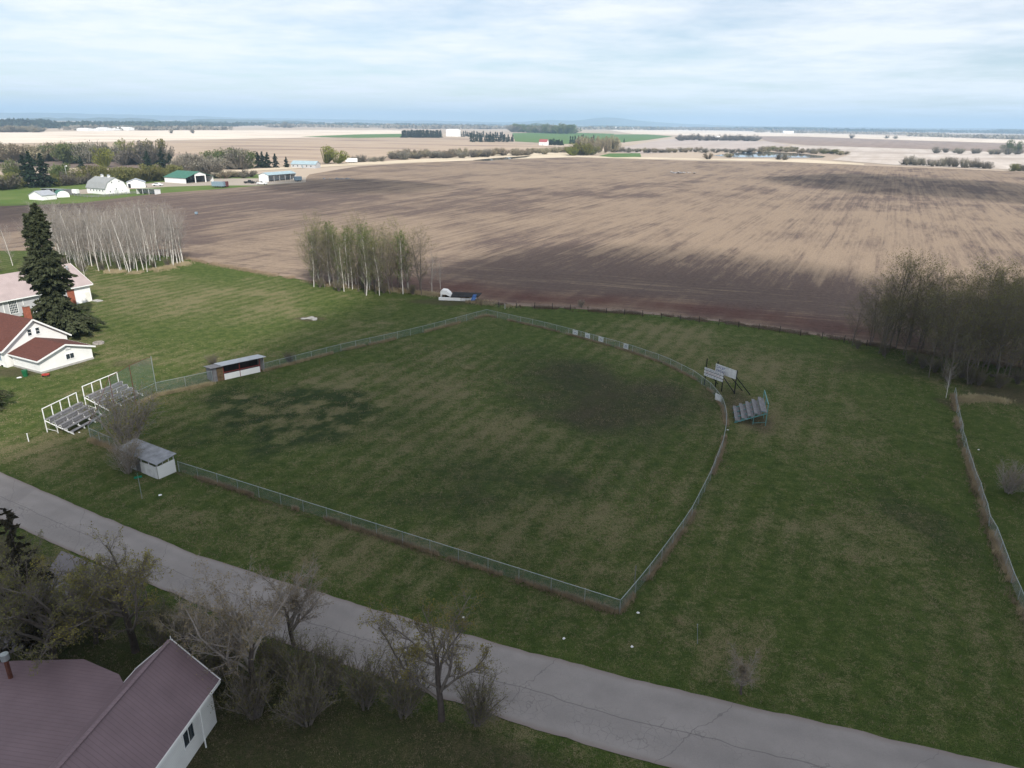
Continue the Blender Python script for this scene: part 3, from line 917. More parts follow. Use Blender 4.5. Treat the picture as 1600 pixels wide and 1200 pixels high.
def gable_house(root, x0, x1, y0, y1, eave, ridge, wall, roof, axis='x', over=.4, t=.14, trim='white', fascia=True, name='wall', base=-.1):
    """walls with two gables and a pitched roof; the ridge runs along axis"""
    if axis == 'x':
        ym = (y0 + y1) / 2
        w_ = MB().prism([(y0, base), (y1, base), (y1, eave), (ym, ridge - t * 1.2), (y0, eave)], 'x', x0, x1).build(name, M[wall], root)
        sl = (ridge - eave) / (ym - y0)
        ye0 = y0 - over; ze = eave - over * sl + t; rz = ridge + t * .3
        m_ = MB()
        m_.slab([(x0 - over, ye0, ze), (x1 + over, ye0, ze), (x1 + over, ym, rz), (x0 - over, ym, rz)], t)
        r1 = m_.build('roof_slope', M[roof], root)
        m_ = MB()
        m_.slab([(x1 + over, 2 * ym - ye0, ze), (x0 - over, 2 * ym - ye0, ze), (x0 - over, ym, rz), (x1 + over, ym, rz)], t)
        r2 = m_.build('roof_slope', M[roof], root)
        if fascia:
            m_ = MB()
            for xx in (x0 - over - .03, x1 + over + .03):
                m_.bar((xx, ye0 - .02, ze - .10), (xx, ym, rz - .10), .05, .24)
                m_.bar((xx, 2 * ym - ye0 + .02, ze - .10), (xx, ym, rz - .10), .05, .24)
            m_.box(x0 - over, x1 + over, ye0 - .06, ye0 - .01, ze - .24, ze - .015)
            m_.box(x0 - over, x1 + over, 2 * ym - ye0 + .01, 2 * ym - ye0 + .06, ze - .24, ze - .015)
            m_.build('fascia', M[trim], root)
    else:
        xm = (x0 + x1) / 2
        w_ = MB().prism([(x0, base), (x1, base), (x1, eave), (xm, ridge - t * 1.2), (x0, eave)], 'y', y0, y1).build(name, M[wall], root)
        sl = (ridge - eave) / (xm - x0)
        xe0 = x0 - over; ze = eave - over * sl + t; rz = ridge + t * .3
        MB().slab([(xe0, y1 + over, ze), (xe0, y0 - over, ze), (xm, y0 - over, rz), (xm, y1 + over, rz)], t).build('roof_slope', M[roof], root)
        MB().slab([(2 * xm - xe0, y0 - over, ze), (2 * xm - xe0, y1 + over, ze), (xm, y1 + over, rz), (xm, y0 - over, rz)], t).build('roof_slope', M[roof], root)
        if fascia:
            m_ = MB()
            for yy in (y0 - over - .03, y1 + over + .03):
                m_.bar((xe0 - .02, yy, ze - .10), (xm, yy, rz - .10), .05, .24)
                m_.bar((2 * xm - xe0 + .02, yy, ze - .10), (xm, yy, rz - .10), .05, .24)
            m_.box(xe0 - .06, xe0 - .01, y0 - over, y1 + over, ze - .24, ze - .015)
            m_.box(2 * xm - xe0 + .01, 2 * xm - xe0 + .06, y0 - over, y1 + over, ze - .24, ze - .015)
            m_.build('fascia', M[trim], root)
    return w_


# white house: main block with gable to +x, lower gabled wing in front of it
H0 = at(65, 584)
house = tag(empty('house', H0, GRID), 'white sided house with red-brown shingle roof, brick chimney and low gabled wing', 'house')
gable_house(house, -7.2, 0, 0, 8.6, 2.25, 3.75, 'siding', 'roof_brown', 'x', .45, name='wing_wall')
gable_house(house, -20.5, -7.6, -.9, 9.4, 3.1, 6.9, 'siding', 'roof_brown', 'x', .5)
MB().box(-7.3, .08, -.08, 8.68, -.1, .32).build('foundation', M['concrete'], house)
window(house, (0, 4.9, 1.55), 1.3, .85, 2, 'y', 1, (2, 1))
window(house, (-7.6, 3.6, 4.75), .62, 1.05, 1, 'y', 1, (1, 2))
window(house, (-7.6, 4.9, 4.75), .62, 1.05, 1, 'y', 1, (1, 2))
wd = window(house, (-9.6, -.9, 1.75), .8, 1.25, 1, 'x', -1, (1, 2))
for sx in (-.72, .72): MB().box(-9.6 + sx - .17, -9.6 + sx + .17, -.96, -.905, 1.05, 2.45).build('shutter', M['bluegrey'], wd)
window(house, (-12.6, -.9, 1.75), .8, 1.25, 1, 'x', -1, (1, 2))
window(house, (-8.9, -.9, .12), .8, .35, 1, 'x', -1)
ch = MB().box(-11.9, -11.1, 5.6, 6.4, 5.0, 8.2).build('chimney', M['brick'], house)
MB().box(-12.0, -11.0, 5.5, 6.5, 8.2, 8.36).build('chimney_cap', M['concrete'], ch)
MB().box(-.0, .12, 4.35, 5.15, 2.72, 3.1).build('wall_lamp', M['oldwhite'], house)

# church hall: long grey wall facing the ball field, pink metal roof
C0 = at(144, 470)
church = tag(empty('church_hall', C0, GRID), 'grey church hall with dusty pink metal roof, tall latticed windows and brick panel', 'church')
gable_house(church, -12.5, 0, -34, 0, 3.95, 7.6, 'greybwall', 'roof_pink', 'y', .55)
MB().box(.003, .10, -5.1, -3.6, -.05, 3.9).build('brick_panel', M['brick'], church)
MB().box(.003, .07, -3.55, .0, -.05, 3.85).build('end_wall_panel', M['white'], church)
MB().box(.07, .12, -1.3, -.3, .0, 2.1).build('door', M['cream'], church)
for yy in (-6.9, -16.2, -19.8, -23.4):
    window(church, (0, yy, 2.15), 2.1 if yy > -10 else 1.5, 2.7, 1, 'y', 1, (5, 6), .1)
for yy in (-14.2, -18.0, -21.6): MB().box(.003, .09, yy - .07, yy + .07, -.05, 3.6).build('wall_batten', M['white'], church)
MB().tube((-4.2, -1.6, 5.2), (-4.2, -1.6, 7.3), .16, n=8).tube((-4.2, -1.6, 7.3), (-4.2, -1.6, 7.55), .34, .30, n=8).build('flue_pipe', M['roofgrey'], church)
MB().box(.15, 2.2, -.2, 1.1, -.05, .16).build('door_slab', M['concrete'], church)

# house roofs right below the camera
N0 = Vector((at(262, 1003, 6.2).x, at(262, 1003, 6.2).y, 0))
NR = R(-98)
near_house = tag(empty('near_house', N0, NR), 'house with mauve metal roofs and two gables below the tall bare trees', 'house')


def near_local(px, py, z):
    d = at(px, py, z) - N0
    return (d.x * math.cos(NR) + d.y * math.sin(NR), -d.x * math.sin(NR) + d.y * math.cos(NR))


gable_house(near_house, 0.1, 12, -2.6, 2.6, 3.55, 6.1, 'siding', 'roof_mauve', 'x', .4)
pr_ = [near_local(*q) for q in ((20, 1031, 3.6), (131, 1032, 3.4), (186, 1054, 3.5), (215, 1110, 3.4), (120, 1230, 3.4), (-120, 1230, 3.6), (-120, 1050, 3.6))]
MB().prism(pr_, 'z', 3.40, 3.52).build('porch_roof', M['roof_mauve'], near_house)
cx_ = sum(q[0] for q in pr_) / 7; cy_ = sum(q[1] for q in pr_) / 7
MB().prism([(cx_ + (q[0] - cx_) * .93, cy_ + (q[1] - cy_) * .93) for q in pr_], 'z', -.1, 3.395).build('porch_wall', M['cream'], near_house)
for wx_ in (3.0, 7.0): window(near_house, (wx_, 2.6, 1.9), 1.1, 1.2, 1, 'x', 1, (2, 1))
MB().tube((2.2, 3.06, .1), (2.2, 3.06, 3.1), .05, n=6).build('downpipe', M['white'], near_house)
MB().tube((-.32, 0, 6.0), (-.32, 0, 6.42), .05, .02, 6).box(-.4, -.27, -.07, .07, 5.9, 6.12).build('finial', M['white'], near_house)
MB().box(-.2, 12.2, -.12, .12, 6.14, 6.22).build('ridge_cap', M['roof_mauve'], near_house)
fx_, fy_ = near_local(13, 1046, 4.2)
vp = MB().tube((fx_, fy_, 3.4), (fx_, fy_, 5.0), .14, n=10).build('flue_pipe', M['rust'], near_house)
MB().tube((fx_, fy_, 5.0), (fx_, fy_, 5.45), .26, n=10).build('flue_cap', M['galv'], vp)


# farm buildings
def barn():
    B0 = at(166, 304.3)
    r = tag(empty('barn', B0, GRID), 'white gambrel barn with grey shingle roof and two roof vents', 'barn')
    W, L, e, b, rd = 12.4, 15.5, 3.3, 6.0, 8.3      # gable to +x
    poly = [(0, -.1), (W, -.1), (W, e), (W - 1.6, b), (W / 2, rd), (1.6, b), (0, e)]
    MB().prism(poly, 'x', -L, 0).build('wall', M['white'], r)
    q = [(-.5, e - .35), (1.5, b + .12), (W / 2, rd + .16), (W - 1.5, b + .12), (W + .5, e - .35)]
    for (y0, z0), (y1, z1) in zip(q[:-1], q[1:]):
        MB().slab([(-L - .3, y0, z0), (.35, y0, z0), (.35, y1, z1), (-L - .3, y1, z1)], .1).build('roof_slope', M['roof_barn'], r)
    for k_ in range(5): window(r, (-2.2 - k_ * 2.5, 0, 1.9), .85, .7, 1, 'x', -1)
    for (y, z) in ((2.6, 1.4), (9.6, 1.6), (4.2, 6.0), (8.4, 6.2), (6.2, 2.6)): window(r, (0, y, z), .6, .7, 1, 'y', 1)
    MB().box(.0, .06, 4.9, 7.4, .0, 2.1).build('door', M['oldwhite'], r)
    for x_ in (-4.5, -10):
        v_ = MB().box(x_ - .5, x_ + .5, W / 2 - .5, W / 2 + .5, rd - .2, rd + .9).build('roof_vent', M['white'], r)
        MB().prism([(W / 2 - .7, rd + .9), (W / 2 + .7, rd + .9), (W / 2, rd + 1.4)], 'x', x_ - .6, x_ + .6).build('vent_cap', M['roofgrey'], v_)
    MB().box(.05, 2.2, 9.6, 12.2, -.1, 2.4).build('lean_to', M['white'], r)


barn()


def shed(name, loc, rz, size, eave, ridge, wall, roof, label, cat='shed', axis='x', doors=()):
    r = tag(empty(name, loc, rz), label, cat)
    gable_house(r, 0, size[0], 0, size[1], eave, ridge, wall, roof, axis, .3, .1, fascia=False)
    for (ax, a0, a1, z1, mat) in doors:
        m_ = MB()
        if ax == '-y': m_.box(a0, a1, -.06, -.004, 0, z1)
        elif ax == '+x': m_.box(size[0] + .004, size[0] + .06, a0, a1, 0, z1)
        m_.build('door', M[mat], r)
    return r


p = at(186, 293.5)
g1 = shed('garage', at(199, 294), GRID, (9.5, 9), 3.0, 4.9, 'white', 'roofgrey', 'white garage with grey roof right behind the gambrel barn', 'garage', 'y', [('-y', .6, 2.0, 2.4, 'black'), ('-y', 3.0, 5.6, 2.4, 'cream'), ('-y', 6.3, 8.9, 2.4, 'cream')])
g1.rotation_euler.z = GRID + R(52)


def open_shed(name, loc, rz, L, D, hf, hb, n, label, wallm, roofm, gable=None, name_front='front'):
    """pole shed open along -y, bays between posts"""
    r = tag(empty(name, loc, rz), label, 'shed')
    MB().box(0, L, D - .12, D, 0, hb).build('back_wall', M[wallm], r)
    MB().prism([(0, 0), (D, 0), (D, hb), (0, hf)], 'x', 0, .12).build('end_wall', M[wallm], r)
    MB().prism([(0, 0), (D, 0), (D, hb), (0, hf)], 'x', L - .12, L).build('end_wall', M[wallm], r)
    for i_ in range(1, n):
        MB().box(L * i_ / n - .1, L * i_ / n + .1, 0, .2, 0, hf).build('post', M['oldwhite'], r)
    if gable:
        MB().prism([(-.4, hf - .1), (D + .4, hb - .1), (D + .4, hb + .05), (D / 2, gable + .1), (-.4, hf + .05), ], 'x', .125, L - .125).build('roof_frame', M['darkwood'], r)
        MB().slab([(-.3, -.6, hf), (L + .3, -.6, hf), (L + .3, D / 2, gable + .15), (-.3, D / 2, gable + .15)], .1).build('roof_slope', M[roofm], r)
        MB().slab([(L + .3, D + .6, hb), (-.3, D + .6, hb), (-.3, D / 2, gable + .15), (L + .3, D / 2, gable + .15)], .1).build('roof_slope', M[roofm], r)
        for x_ in (0.0, L - .12): MB().prism([(0, hf), (D, hb), (D / 2, gable)], 'x', x_, x_ + .12).build('gable', M[wallm], r)
    else:
        MB().slab([(-.2, -.4, hf + .12), (L + .2, -.4, hf + .12), (L + .2, D + .2, hb + .1), (-.2, D + .2, hb + .1)], .1).build('roof', M[roofm], r)
    return r


P0 = at(420, 284.5)
open_shed('pole_shed', P0, R(63), 25, 8.5, 4.3, 4.0, 5, 'long white pole shed with pale blue roof and open bays', 'white', 'roof_blue', 5.6)
open_shed('loafing_shed', at(214, 303.3), R(-8), 10.5, 5, 2.9, 2.3, 3, 'low white open-front shed beside the barn paddock fence', 'white', 'white')


def green_shed():
    G0 = at(291, 287.3)
    r = tag(empty('machine_shed', G0, GRID), 'white machine shed with green metal roof and open gable end', 'shed')
    L, W, e, rd = 19.5, 21, 3.4, 6.9
    MB().box(-L, 0, 0, .15, 0, e).build('side_wall', M['white'], r)
    MB().box(-L, 0, W - .15, W, 0, e).build('side_wall', M['white'], r)
    MB().prism([(0, 0), (W, 0), (W, e), (W / 2, rd - .2), (0, e)], 'x', -L, -L + .15).build('back_wall', M['white'], r)
    MB().prism([(7.0, 0), (7.6, 0), (7.6, 4.3), (14.6, 4.3), (14.6, 0), (15.4, 0), (15.4, 5.2), (10.5, 6.6), (7.0, 5.4)], 'x', -.15, 0).build('gable', M['white'], r)
    MB().bar((-.1, 0, e), (-.1, 7.2, e + 1.9), .12, .2).bar((-.1, W, e), (-.1, 15.2, e + 1.7), .12, .2).build('verge_beam', M['darkwood'], r)
    MB().slab([(-L - .4, -.5, e - .05), (.5, -.5, e - .05), (.5, W / 2, rd), (-L - .4, W / 2, rd)], .12).build('roof_slope', M['roof_green'], r)
    MB().slab([(.5, W + .5, e - .05), (-L - .4, W + .5, e - .05), (-L - .4, W / 2, rd), (.5, W / 2, rd)], .12).build('roof_slope', M['roof_green'], r)
    MB().box(-L + .4, -.4, .4, W - .4, .02, .06).build('floor_slab', M['concrete'], r)


green_shed()
shed('small_shed', at(46, 312), R(-20), (9, 7.5), 2.3, 4.3, 'white', 'roofgrey', 'small white shed with grey gable roof at the farmyard corner', 'shed', 'y')


def quonset(loc, rz, W, L, label):
    r = tag(empty('quonset_hut', loc, rz), label, 'shed')
    a = [(W / 2 - W / 2 * math.cos(t), .9 + 2.3 * math.sin(t)) for t in np.linspace(0, math.pi, 12)]
    MB().prism([(0, -.1)] + a + [(W, -.1)], 'y', 0, L).build('wall', M['white'], r)
    m_ = MB()
    for (x0, z0), (x1, z1) in zip(a[:-1], a[1:]):
        m_.slab([(x0, L - .02, z0 + .05), (x0, .25, z0 + .05), (x1, .25, z1 + .05), (x1, L - .02, z1 + .05)], .06)
    m_.build('roof', M['roof_green'], r)


quonset(at(90, 309), R(40), 5.4, 9, 'small round-topped white hut with dark green roof')
open_shed('equipment_lean_to', at(66, 304), R(-12), 14, 5, 3.0, 2.6, 4, 'dark open lean-to shed behind the two small white sheds', 'weathered', 'roofgrey')


def trailer_box(name, loc, rz, L, W, z0, z1, mat, label, cat, wheels=2):
    r = tag(empty(name, loc, rz), label, cat)
    MB().box(0, L, 0, W, z0, z1).build('body', M[mat], r)
    MB().box(.1, L - .1, .1, W - .1, z0 - .12, z0 - .003).build('chassis', M['black'], r)
    for i_ in range(wheels):
        for yy in (.05, W - .05):
            x_ = L * (.3 + .4 * i_ / max(1, wheels - 1))
            MB().tube((x_, yy - .12, .4), (x_, yy + .12, .4), .4, n=12).build('wheel', M['tyre'], r)
    MB().bar((L, W / 2, z0 - .05), (L + 1.3, W / 2, z0 - .15), .1).build('drawbar', M['black'], r)
    return r


trailer_box('tank_cart', at(110, 304), R(-10), 3.8, 2.2, .6, 2.6, 'white', 'small white box cart standing between barn and huts', 'cart')
trailer_box('grain_wagon', at(331, 293.2), R(-8), 7.5, 2.6, .9, 3.4, 'bluegrey', 'blue-grey grain wagon parked on the yard grass', 'wagon')
trailer_box('livestock_trailer', at(347, 293), R(-8), 2.9, 2.6, .6, 3.4, 'maroon', 'maroon box trailer right beside the blue-grey wagon', 'trailer', 1)
trailer_box('utility_trailer', at(462, 284), R(40), 4.5, 2.6, .8, 3.2, 'bluegrey', 'grey covered trailer at the far end of the pole shed', 'trailer')
trailer_box('camper', at(540, 254.5), R(5), 11, 3, .9, 4.2, 'white', 'white camper trailer beside the yellow-green willow', 'trailer')


def car(loc, rz, mat, label, kind='car', sc=1.0):
    r = tag(empty('parked_' + kind, loc, rz), label, kind)
    r.scale = (sc, sc, sc)
    if kind == 'truck':
        body = [(0, .45), (5.6, .45), (5.6, 1.05), (5.4, 1.15), (4.1, 1.2), (3.6, 1.9), (2.3, 1.95), (2.15, 1.2), (0, 1.15)]
        win = [(2.4, 1.25), (3.95, 1.25), (3.55, 1.8), (2.4, 1.84)]
    else:
        body = [(0, .45), (4.6, .45), (4.65, .8), (4.4, .95), (3.4, 1.02), (2.8, 1.48), (1.2, 1.5), (.6, 1.05), (0, .98)]
        win = [(.85, 1.05), (3.2, 1.05), (2.75, 1.4), (1.3, 1.42)]
    MB().prism(body, 'y', 0, 1.85).build('body', M[mat], r)
    for y_ in (-.012, 1.85): MB().prism(win, 'y', y_, y_ + .012).build('side_window', M['glass'], r)
    L = body[1][0]
    for x_ in (.9, L - .95):
        for y_ in (-.02, 1.67): MB().tube((x_, y_, .36), (x_, y_ + .2, .36), .36, n=14).build('wheel', M['tyre'], r)
    for y_ in (.25, 1.6): MB().box(L - .02, L + .05, y_ - .14, y_ + .14, .68, .86).build('headlight', M['oldwhite'], r)
    return r


car(at(238, 291), R(5), 'carwhite', 'white sedan parked on the drive left of the green-roofed shed', 'car', 1.25)
car(at(401, 288.5), R(-12), 'carwhite', 'white pickup truck in front of the pole shed end wall', 'truck', 1.15)
car(at(381, 287), R(10), 'black', 'dark pickup truck left of the white pickup in the yard', 'truck', 1.15)
car(at(288, 282.5), R(-27), 'oldwhite', 'pale car parked under the green roof of the machine shed', 'car', 1.1)


def swather():
    r = tag(empty('implement', at(391, 287), R(-5)), 'dark farm implement with folded frame between the two pickup trucks', 'implement')
    MB().bar((0, 0, .9), (5, 0, .9), .3).bar((0, 1.8, .9), (5, 1.8, .9), .3).bar((1, 0, .9), (1, 1.8, 2.0), .2).bar((4, 0, .9), (4, 1.8, 2.0), .2).build('frame', M['black'], r)
    for x_ in (.8, 4.2):
        for y_ in (0, 1.8): MB().tube((x_, y_ - .15, .45), (x_, y_ + .15, .45), .45, n=10).build('wheel', M['tyre'], r)


swather()


# distant homesteads
def cottage(px, py, L, W, e, rd, wall, roof, label, rz=GRID, cat='house', axis='x'):
    r = tag(empty('farmhouse', at(px, py), rz), label, cat)
    gable_house(r, 0, L, 0, W, e, rd, wall, roof, axis, .4, .15, fascia=False)
    for k_ in range(int(L / 4)): window(r, (2 + k_ * 4, 0, e * .55), 1.2, 1.2, 1, 'x', -1)
    MB().box(L * .45, L * .45 + 1, -.06, -.004, 0, 2.1).build('door', M['bluegrey'], r)
    return r


cottage(455, 262, 22, 10, 3.0, 5.6, 'greybwall', 'roof_blue', 'low grey bungalow with pale roof beyond the pole shed', R(-10))
cottage(842, 227, 15, 12, 6, 10.5, 'white', 'roof_red', 'white farmhouse with red roof below the green field', R(-20), axis='x')
cottage(697, 213, 36, 22, 17, 19, 'white', 'white', 'tall white elevator building between the two spruce belts', R(-15), 'building')
cottage(1247, 204 + 14.0, 30, 16, 5, 10, 'white', 'roofgrey', 'small white farmstead house in front of the grey far grove', R(-15)) if False else None
cottage(1109, 219, 26, 14, 6, 11, 'white', 'white', 'white farmhouse in front of the far bare grove', R(-15))
cottage(1167, 219, 22, 12, 5, 9, 'cream', 'roofgrey', 'pale shed at the right end of the far bare grove', R(-15), 'shed')
for k_, (px_, py_, L_, h_, txt) in enumerate([(120, 204.4, 34, 8, 'leftmost white building of the distant village'), (131, 204.2, 46, 6, 'long low white building second from the left in the distant village'), (150, 204.0, 34, 9, 'white building in the middle of the distant village'), (166, 203.6, 26, 6, 'small white building right of the middle of the distant village'), (178, 203.4, 52, 10, 'rightmost large white building of the distant village')]):
    cottage(px_, py_, L_, 30, h_ * .7, h_, 'white', 'white', txt, R(-8), 'building')
cottage(1224, 208, 60, 30, 8, 13, 'white', 'white', 'white barn on the far plain at right beyond the cream field', R(-8), 'building')
cottage(958, 201, 110, 40, 10, 16, 'cream', 'cream', 'pale long building on the far plain left of centre right hill', R(-8), 'building')
cottage(985, 201.5, 70, 40, 9, 14, 'cream', 'white', 'pale building on the far plain just right of the long one', R(-8), 'building')

# yard light pole by the farm spruces
yl = tag(empty('yard_light', at(107, 289)), 'tall yard light pole beside the dark farm spruces', 'lamp post')
MB().tube((0, 0, 0), (0, 0, 11), .14, .09, 8).build('pole', M['oldwhite'], yl)
MB().bar((0, 0, 10.8), (1.2, -.5, 11), .08).build('arm', M['galv'], yl)
MB().tube((1.2, -.5, 10.6), (1.2, -.5, 11.2), .5, .3, 10).build('lamp_head', M['oldwhite'], yl)


# ------------------------------------------------------------------ fences
def chain_run(name, pts, height, label, span=3.0, mat='chain', rail=True, post='galv', jitter=0.0, cat='fence', gap=.06):
    P_, t = resample(pts, max(2, int(round(np.hypot(*np.diff(np.array(pts), axis=0).T).sum() / span)) + 1))
    o0 = P_[0]
    r = tag(empty(name, (o0[0], o0[1], 0)), label, cat)
    rr = random.Random(name + label)
    Q = [Vector((p[0] - o0[0], p[1] - o0[1], 0)) for p in P_]
    tops = [Vector((q.x + rr.uniform(-jitter, jitter), q.y + rr.uniform(-jitter, jitter), height + rr.uniform(-jitter, jitter) * .4)) for q in Q]
    u = 0
    for j, q in enumerate(Q):
        MB().tube((q.x, q.y, -.1), tuple(tops[j] + Vector((0, 0, .05))), .042 if j in (0, len(Q) - 1) else .034, n=6).build('post', M[post], r)
        if j:
            a_, b_ = Q[j - 1], q
            L = (b_ - a_).length
            V_ = [a_ + Vector((0, 0, gap)), b_ + Vector((0, 0, gap)), tops[j], tops[j - 1]]
            uv_ = [(u, 0), (u + L, 0), (u + L, height), (u, height)]
            link_mesh('mesh_panel', np_mesh('mesh_panel', [tuple(v) for v in V_], [(0, 1, 2, 3)], uv_), M[mat], r)
            if rail: MB().tube(tuple(tops[j - 1]), tuple(tops[j]), .024, n=6).build('top_rail', M[post], r)
            u += L
    return r


chain_run('chain_link_fence', FENCE_L, 1.3, 'straight chain link fence from the far dugout to the back corner', 3.05)
chain_run('chain_link_fence', OUTFIELD, 1.3, 'curved chain link outfield fence with white sign boards on it', 3.05)
chain_run('chain_link_fence', FENCE_N, 1.3, 'straight chain link fence along the roadside grass', 3.05)
chain_run('chain_link_fence', FENCE_R, 1.25, 'leaning grey chain link fence at the right edge by the trees', 2.6, 'chain_grey', True, 'galv', .10)
chain_run('chain_link_fence', [xy(*p) for p in ((246, 617), (277, 610), (310, 604), (333, 598))], 1.9, 'taller chain link fence between backstop and far dugout', 3.4)
chain_run('chain_link_fence', [xy(*p) for p in ((142, 686), (160, 694), (188, 706))], 1.5, 'short chain link fence between front bleacher and near dugout', 2.6)


def backstop():
    pts = [xy(*p) for p in ((246, 617), (213, 633), (182, 650), (160, 671), (142, 686))]
    o0 = pts[0]
    r = tag(empty('backstop', (o0[0], o0[1], 0)), 'tall chain link backstop screen in front of the two white bleachers', 'backstop')
    hs = [5.9, 5.9, 5.6, 3.2, 1.9]
    Q = [Vector((x - o0[0], y - o0[1], 0)) for x, y in pts]
    u = 0
    for j, q in enumerate(Q):
        MB().tube((q.x, q.y, -.1), (q.x, q.y, hs[j] + .05), .05, n=7).build('post', M['rust'] if 0 < j < 3 else M['galv'], r)
        if j:
            a_, b_ = Q[j - 1], q; L = (b_ - a_).length
            link_mesh('mesh_panel', np_mesh('mesh_panel', [(a_.x, a_.y, .05), (b_.x, b_.y, .05), (b_.x, b_.y, hs[j]), (a_.x, a_.y, hs[j - 1])], [(0, 1, 2, 3)], [(u, 0), (u + L, 0), (u + L, hs[j]), (u, hs[j - 1])]), M['chain'], r)
            MB().tube((a_.x, a_.y, hs[j - 1]), (b_.x, b_.y, hs[j]), .03, n=6).build('top_rail', M['rust'], r)
            MB().tube((a_.x, a_.y, min(1.9, hs[j - 1])), (b_.x, b_.y, min(1.9, hs[j])), .022, n=6).build('mid_rail', M['galv'], r)
            u += L


backstop()


def wire_fence():
    pts = [xy(*p) for p in ((752, 479), (860, 483), (900, 485), (1000, 494), (1100, 505), (1200, 517), (1300, 532), (1390, 547))]
    P_, t = resample(pts, 22)
    o0 = P_[0]
    r = tag(empty('wire_fence', (o0[0], o0[1], 0)), 'wire fence with thin wooden posts along the ploughed field edge', 'fence')
    rr = random.Random(4)
    tp = []
    for p in P_:
        h = rr.uniform(1.05, 1.45); lx = rr.uniform(-.1, .1)
        a_ = (p[0] - o0[0], p[1] - o0[1])
        MB().tube((a_[0], a_[1], -.1), (a_[0] + lx, a_[1], h), .075, .06, 7).build('post', M['darkwood'], r)
        tp.append((a_[0], a_[1]))
    for z_ in (.45, .75, 1.0):
        m_ = MB()
        for a_, b_ in zip(tp[:-1], tp[1:]): m_.tube((a_[0], a_[1], z_), (b_[0], b_[1], z_), .006, n=3)
        m_.build('wire', M['galv'], r)


wire_fence()


def paddock():
    pts = [xy(*p) for p in ((112, 306), (140, 309), (166, 308), (200, 304), (213, 303))]
    P_, t = resample(pts, 16)
    o0 = P_[0]
    r = tag(empty('paddock_fence', (o0[0], o0[1], 0)), 'grey rail paddock fence in front of the white barn', 'fence')
    q = [(p[0] - o0[0], p[1] - o0[1]) for p in P_]
    for a_ in q: MB().box(a_[0] - .1, a_[0] + .1, a_[1] - .1, a_[1] + .1, -.1, 1.5).build('post', M['weathered'], r)
    for a_, b_ in zip(q[:-1], q[1:]):
        for z_ in (.5, .9, 1.3): MB().bar((*a_, z_), (*b_, z_), .06, .16).build('rail', M['weathered'], r)


paddock()


# ------------------------------------------------------------------ sign boards on the outfield fence
def fence_sign(px, py, w, h, label, lines):
    c = at(px, py)
    # stand just inside the fence line, facing the camera side
    P_ = np.array(OUTFIELD); j = np.argmin(np.hypot(P_[:, 0] - c.x, P_[:, 1] - c.y)); j = max(1, min(len(P_) - 2, j))
    d = P_[j + 1] - P_[j - 1]; a_ = math.atan2(d[1], d[0])
    r = tag(empty('sign_board', (c.x, c.y, 0), a_), label, 'sign', 'white sign boards on the outfield fence')
    MB().box(-w / 2, w / 2, -.10, -.06, .32, .32 + h).build('panel', M['white'], r)
    m_ = MB()
    rr = random.Random(px)
    for (z_, x0, x1, th) in lines:
        x_ = x0
        while x_ < x1:
            s_ = rr.uniform(.05, .11)
            m_.box(x_, x_ + s_, -.106, -.1015, z_, z_ + th * rr.uniform(.6, 1)); x_ += s_ + .035
    m_.build('lettering', M['lettering'], r)


def on_out(px):
    """ground pixel on the outfield fence line below a given column"""
    xs = [760, 805, 850, 900, 940, 985, 1040]; ys = [493, 503, 513, 526, 537, 550, 569]
    return float(np.interp(px, xs, ys))


fence_sign(899, on_out(899) - .4, 1.25, .88, 'leftmost white sign board on the outfield fence, one dark line of print', [(.68, -.35, .35, .14)])
fence_sign(918, on_out(918) - .4, 1.15, .90, 'second white sign board from the left on the outfield fence', [(.62, -.3, .3, .10), (.82, -.3, .3, .10), (.45, .1, .4, .08)])
fence_sign(939, on_out(939) - .4, 1.15, .92, 'third white sign board from the left on the outfield fence', [(.58, -.3, .3, .10), (.78, -.25, .3, .16)])
fence_sign(978, on_out(978) - .4, 1.10, .92, 'rightmost white sign board on the outfield fence, standing apart', [(.60, -.35, .3, .10), (.78, -.3, .3, .12), (.94, -.3, .2, .1)])


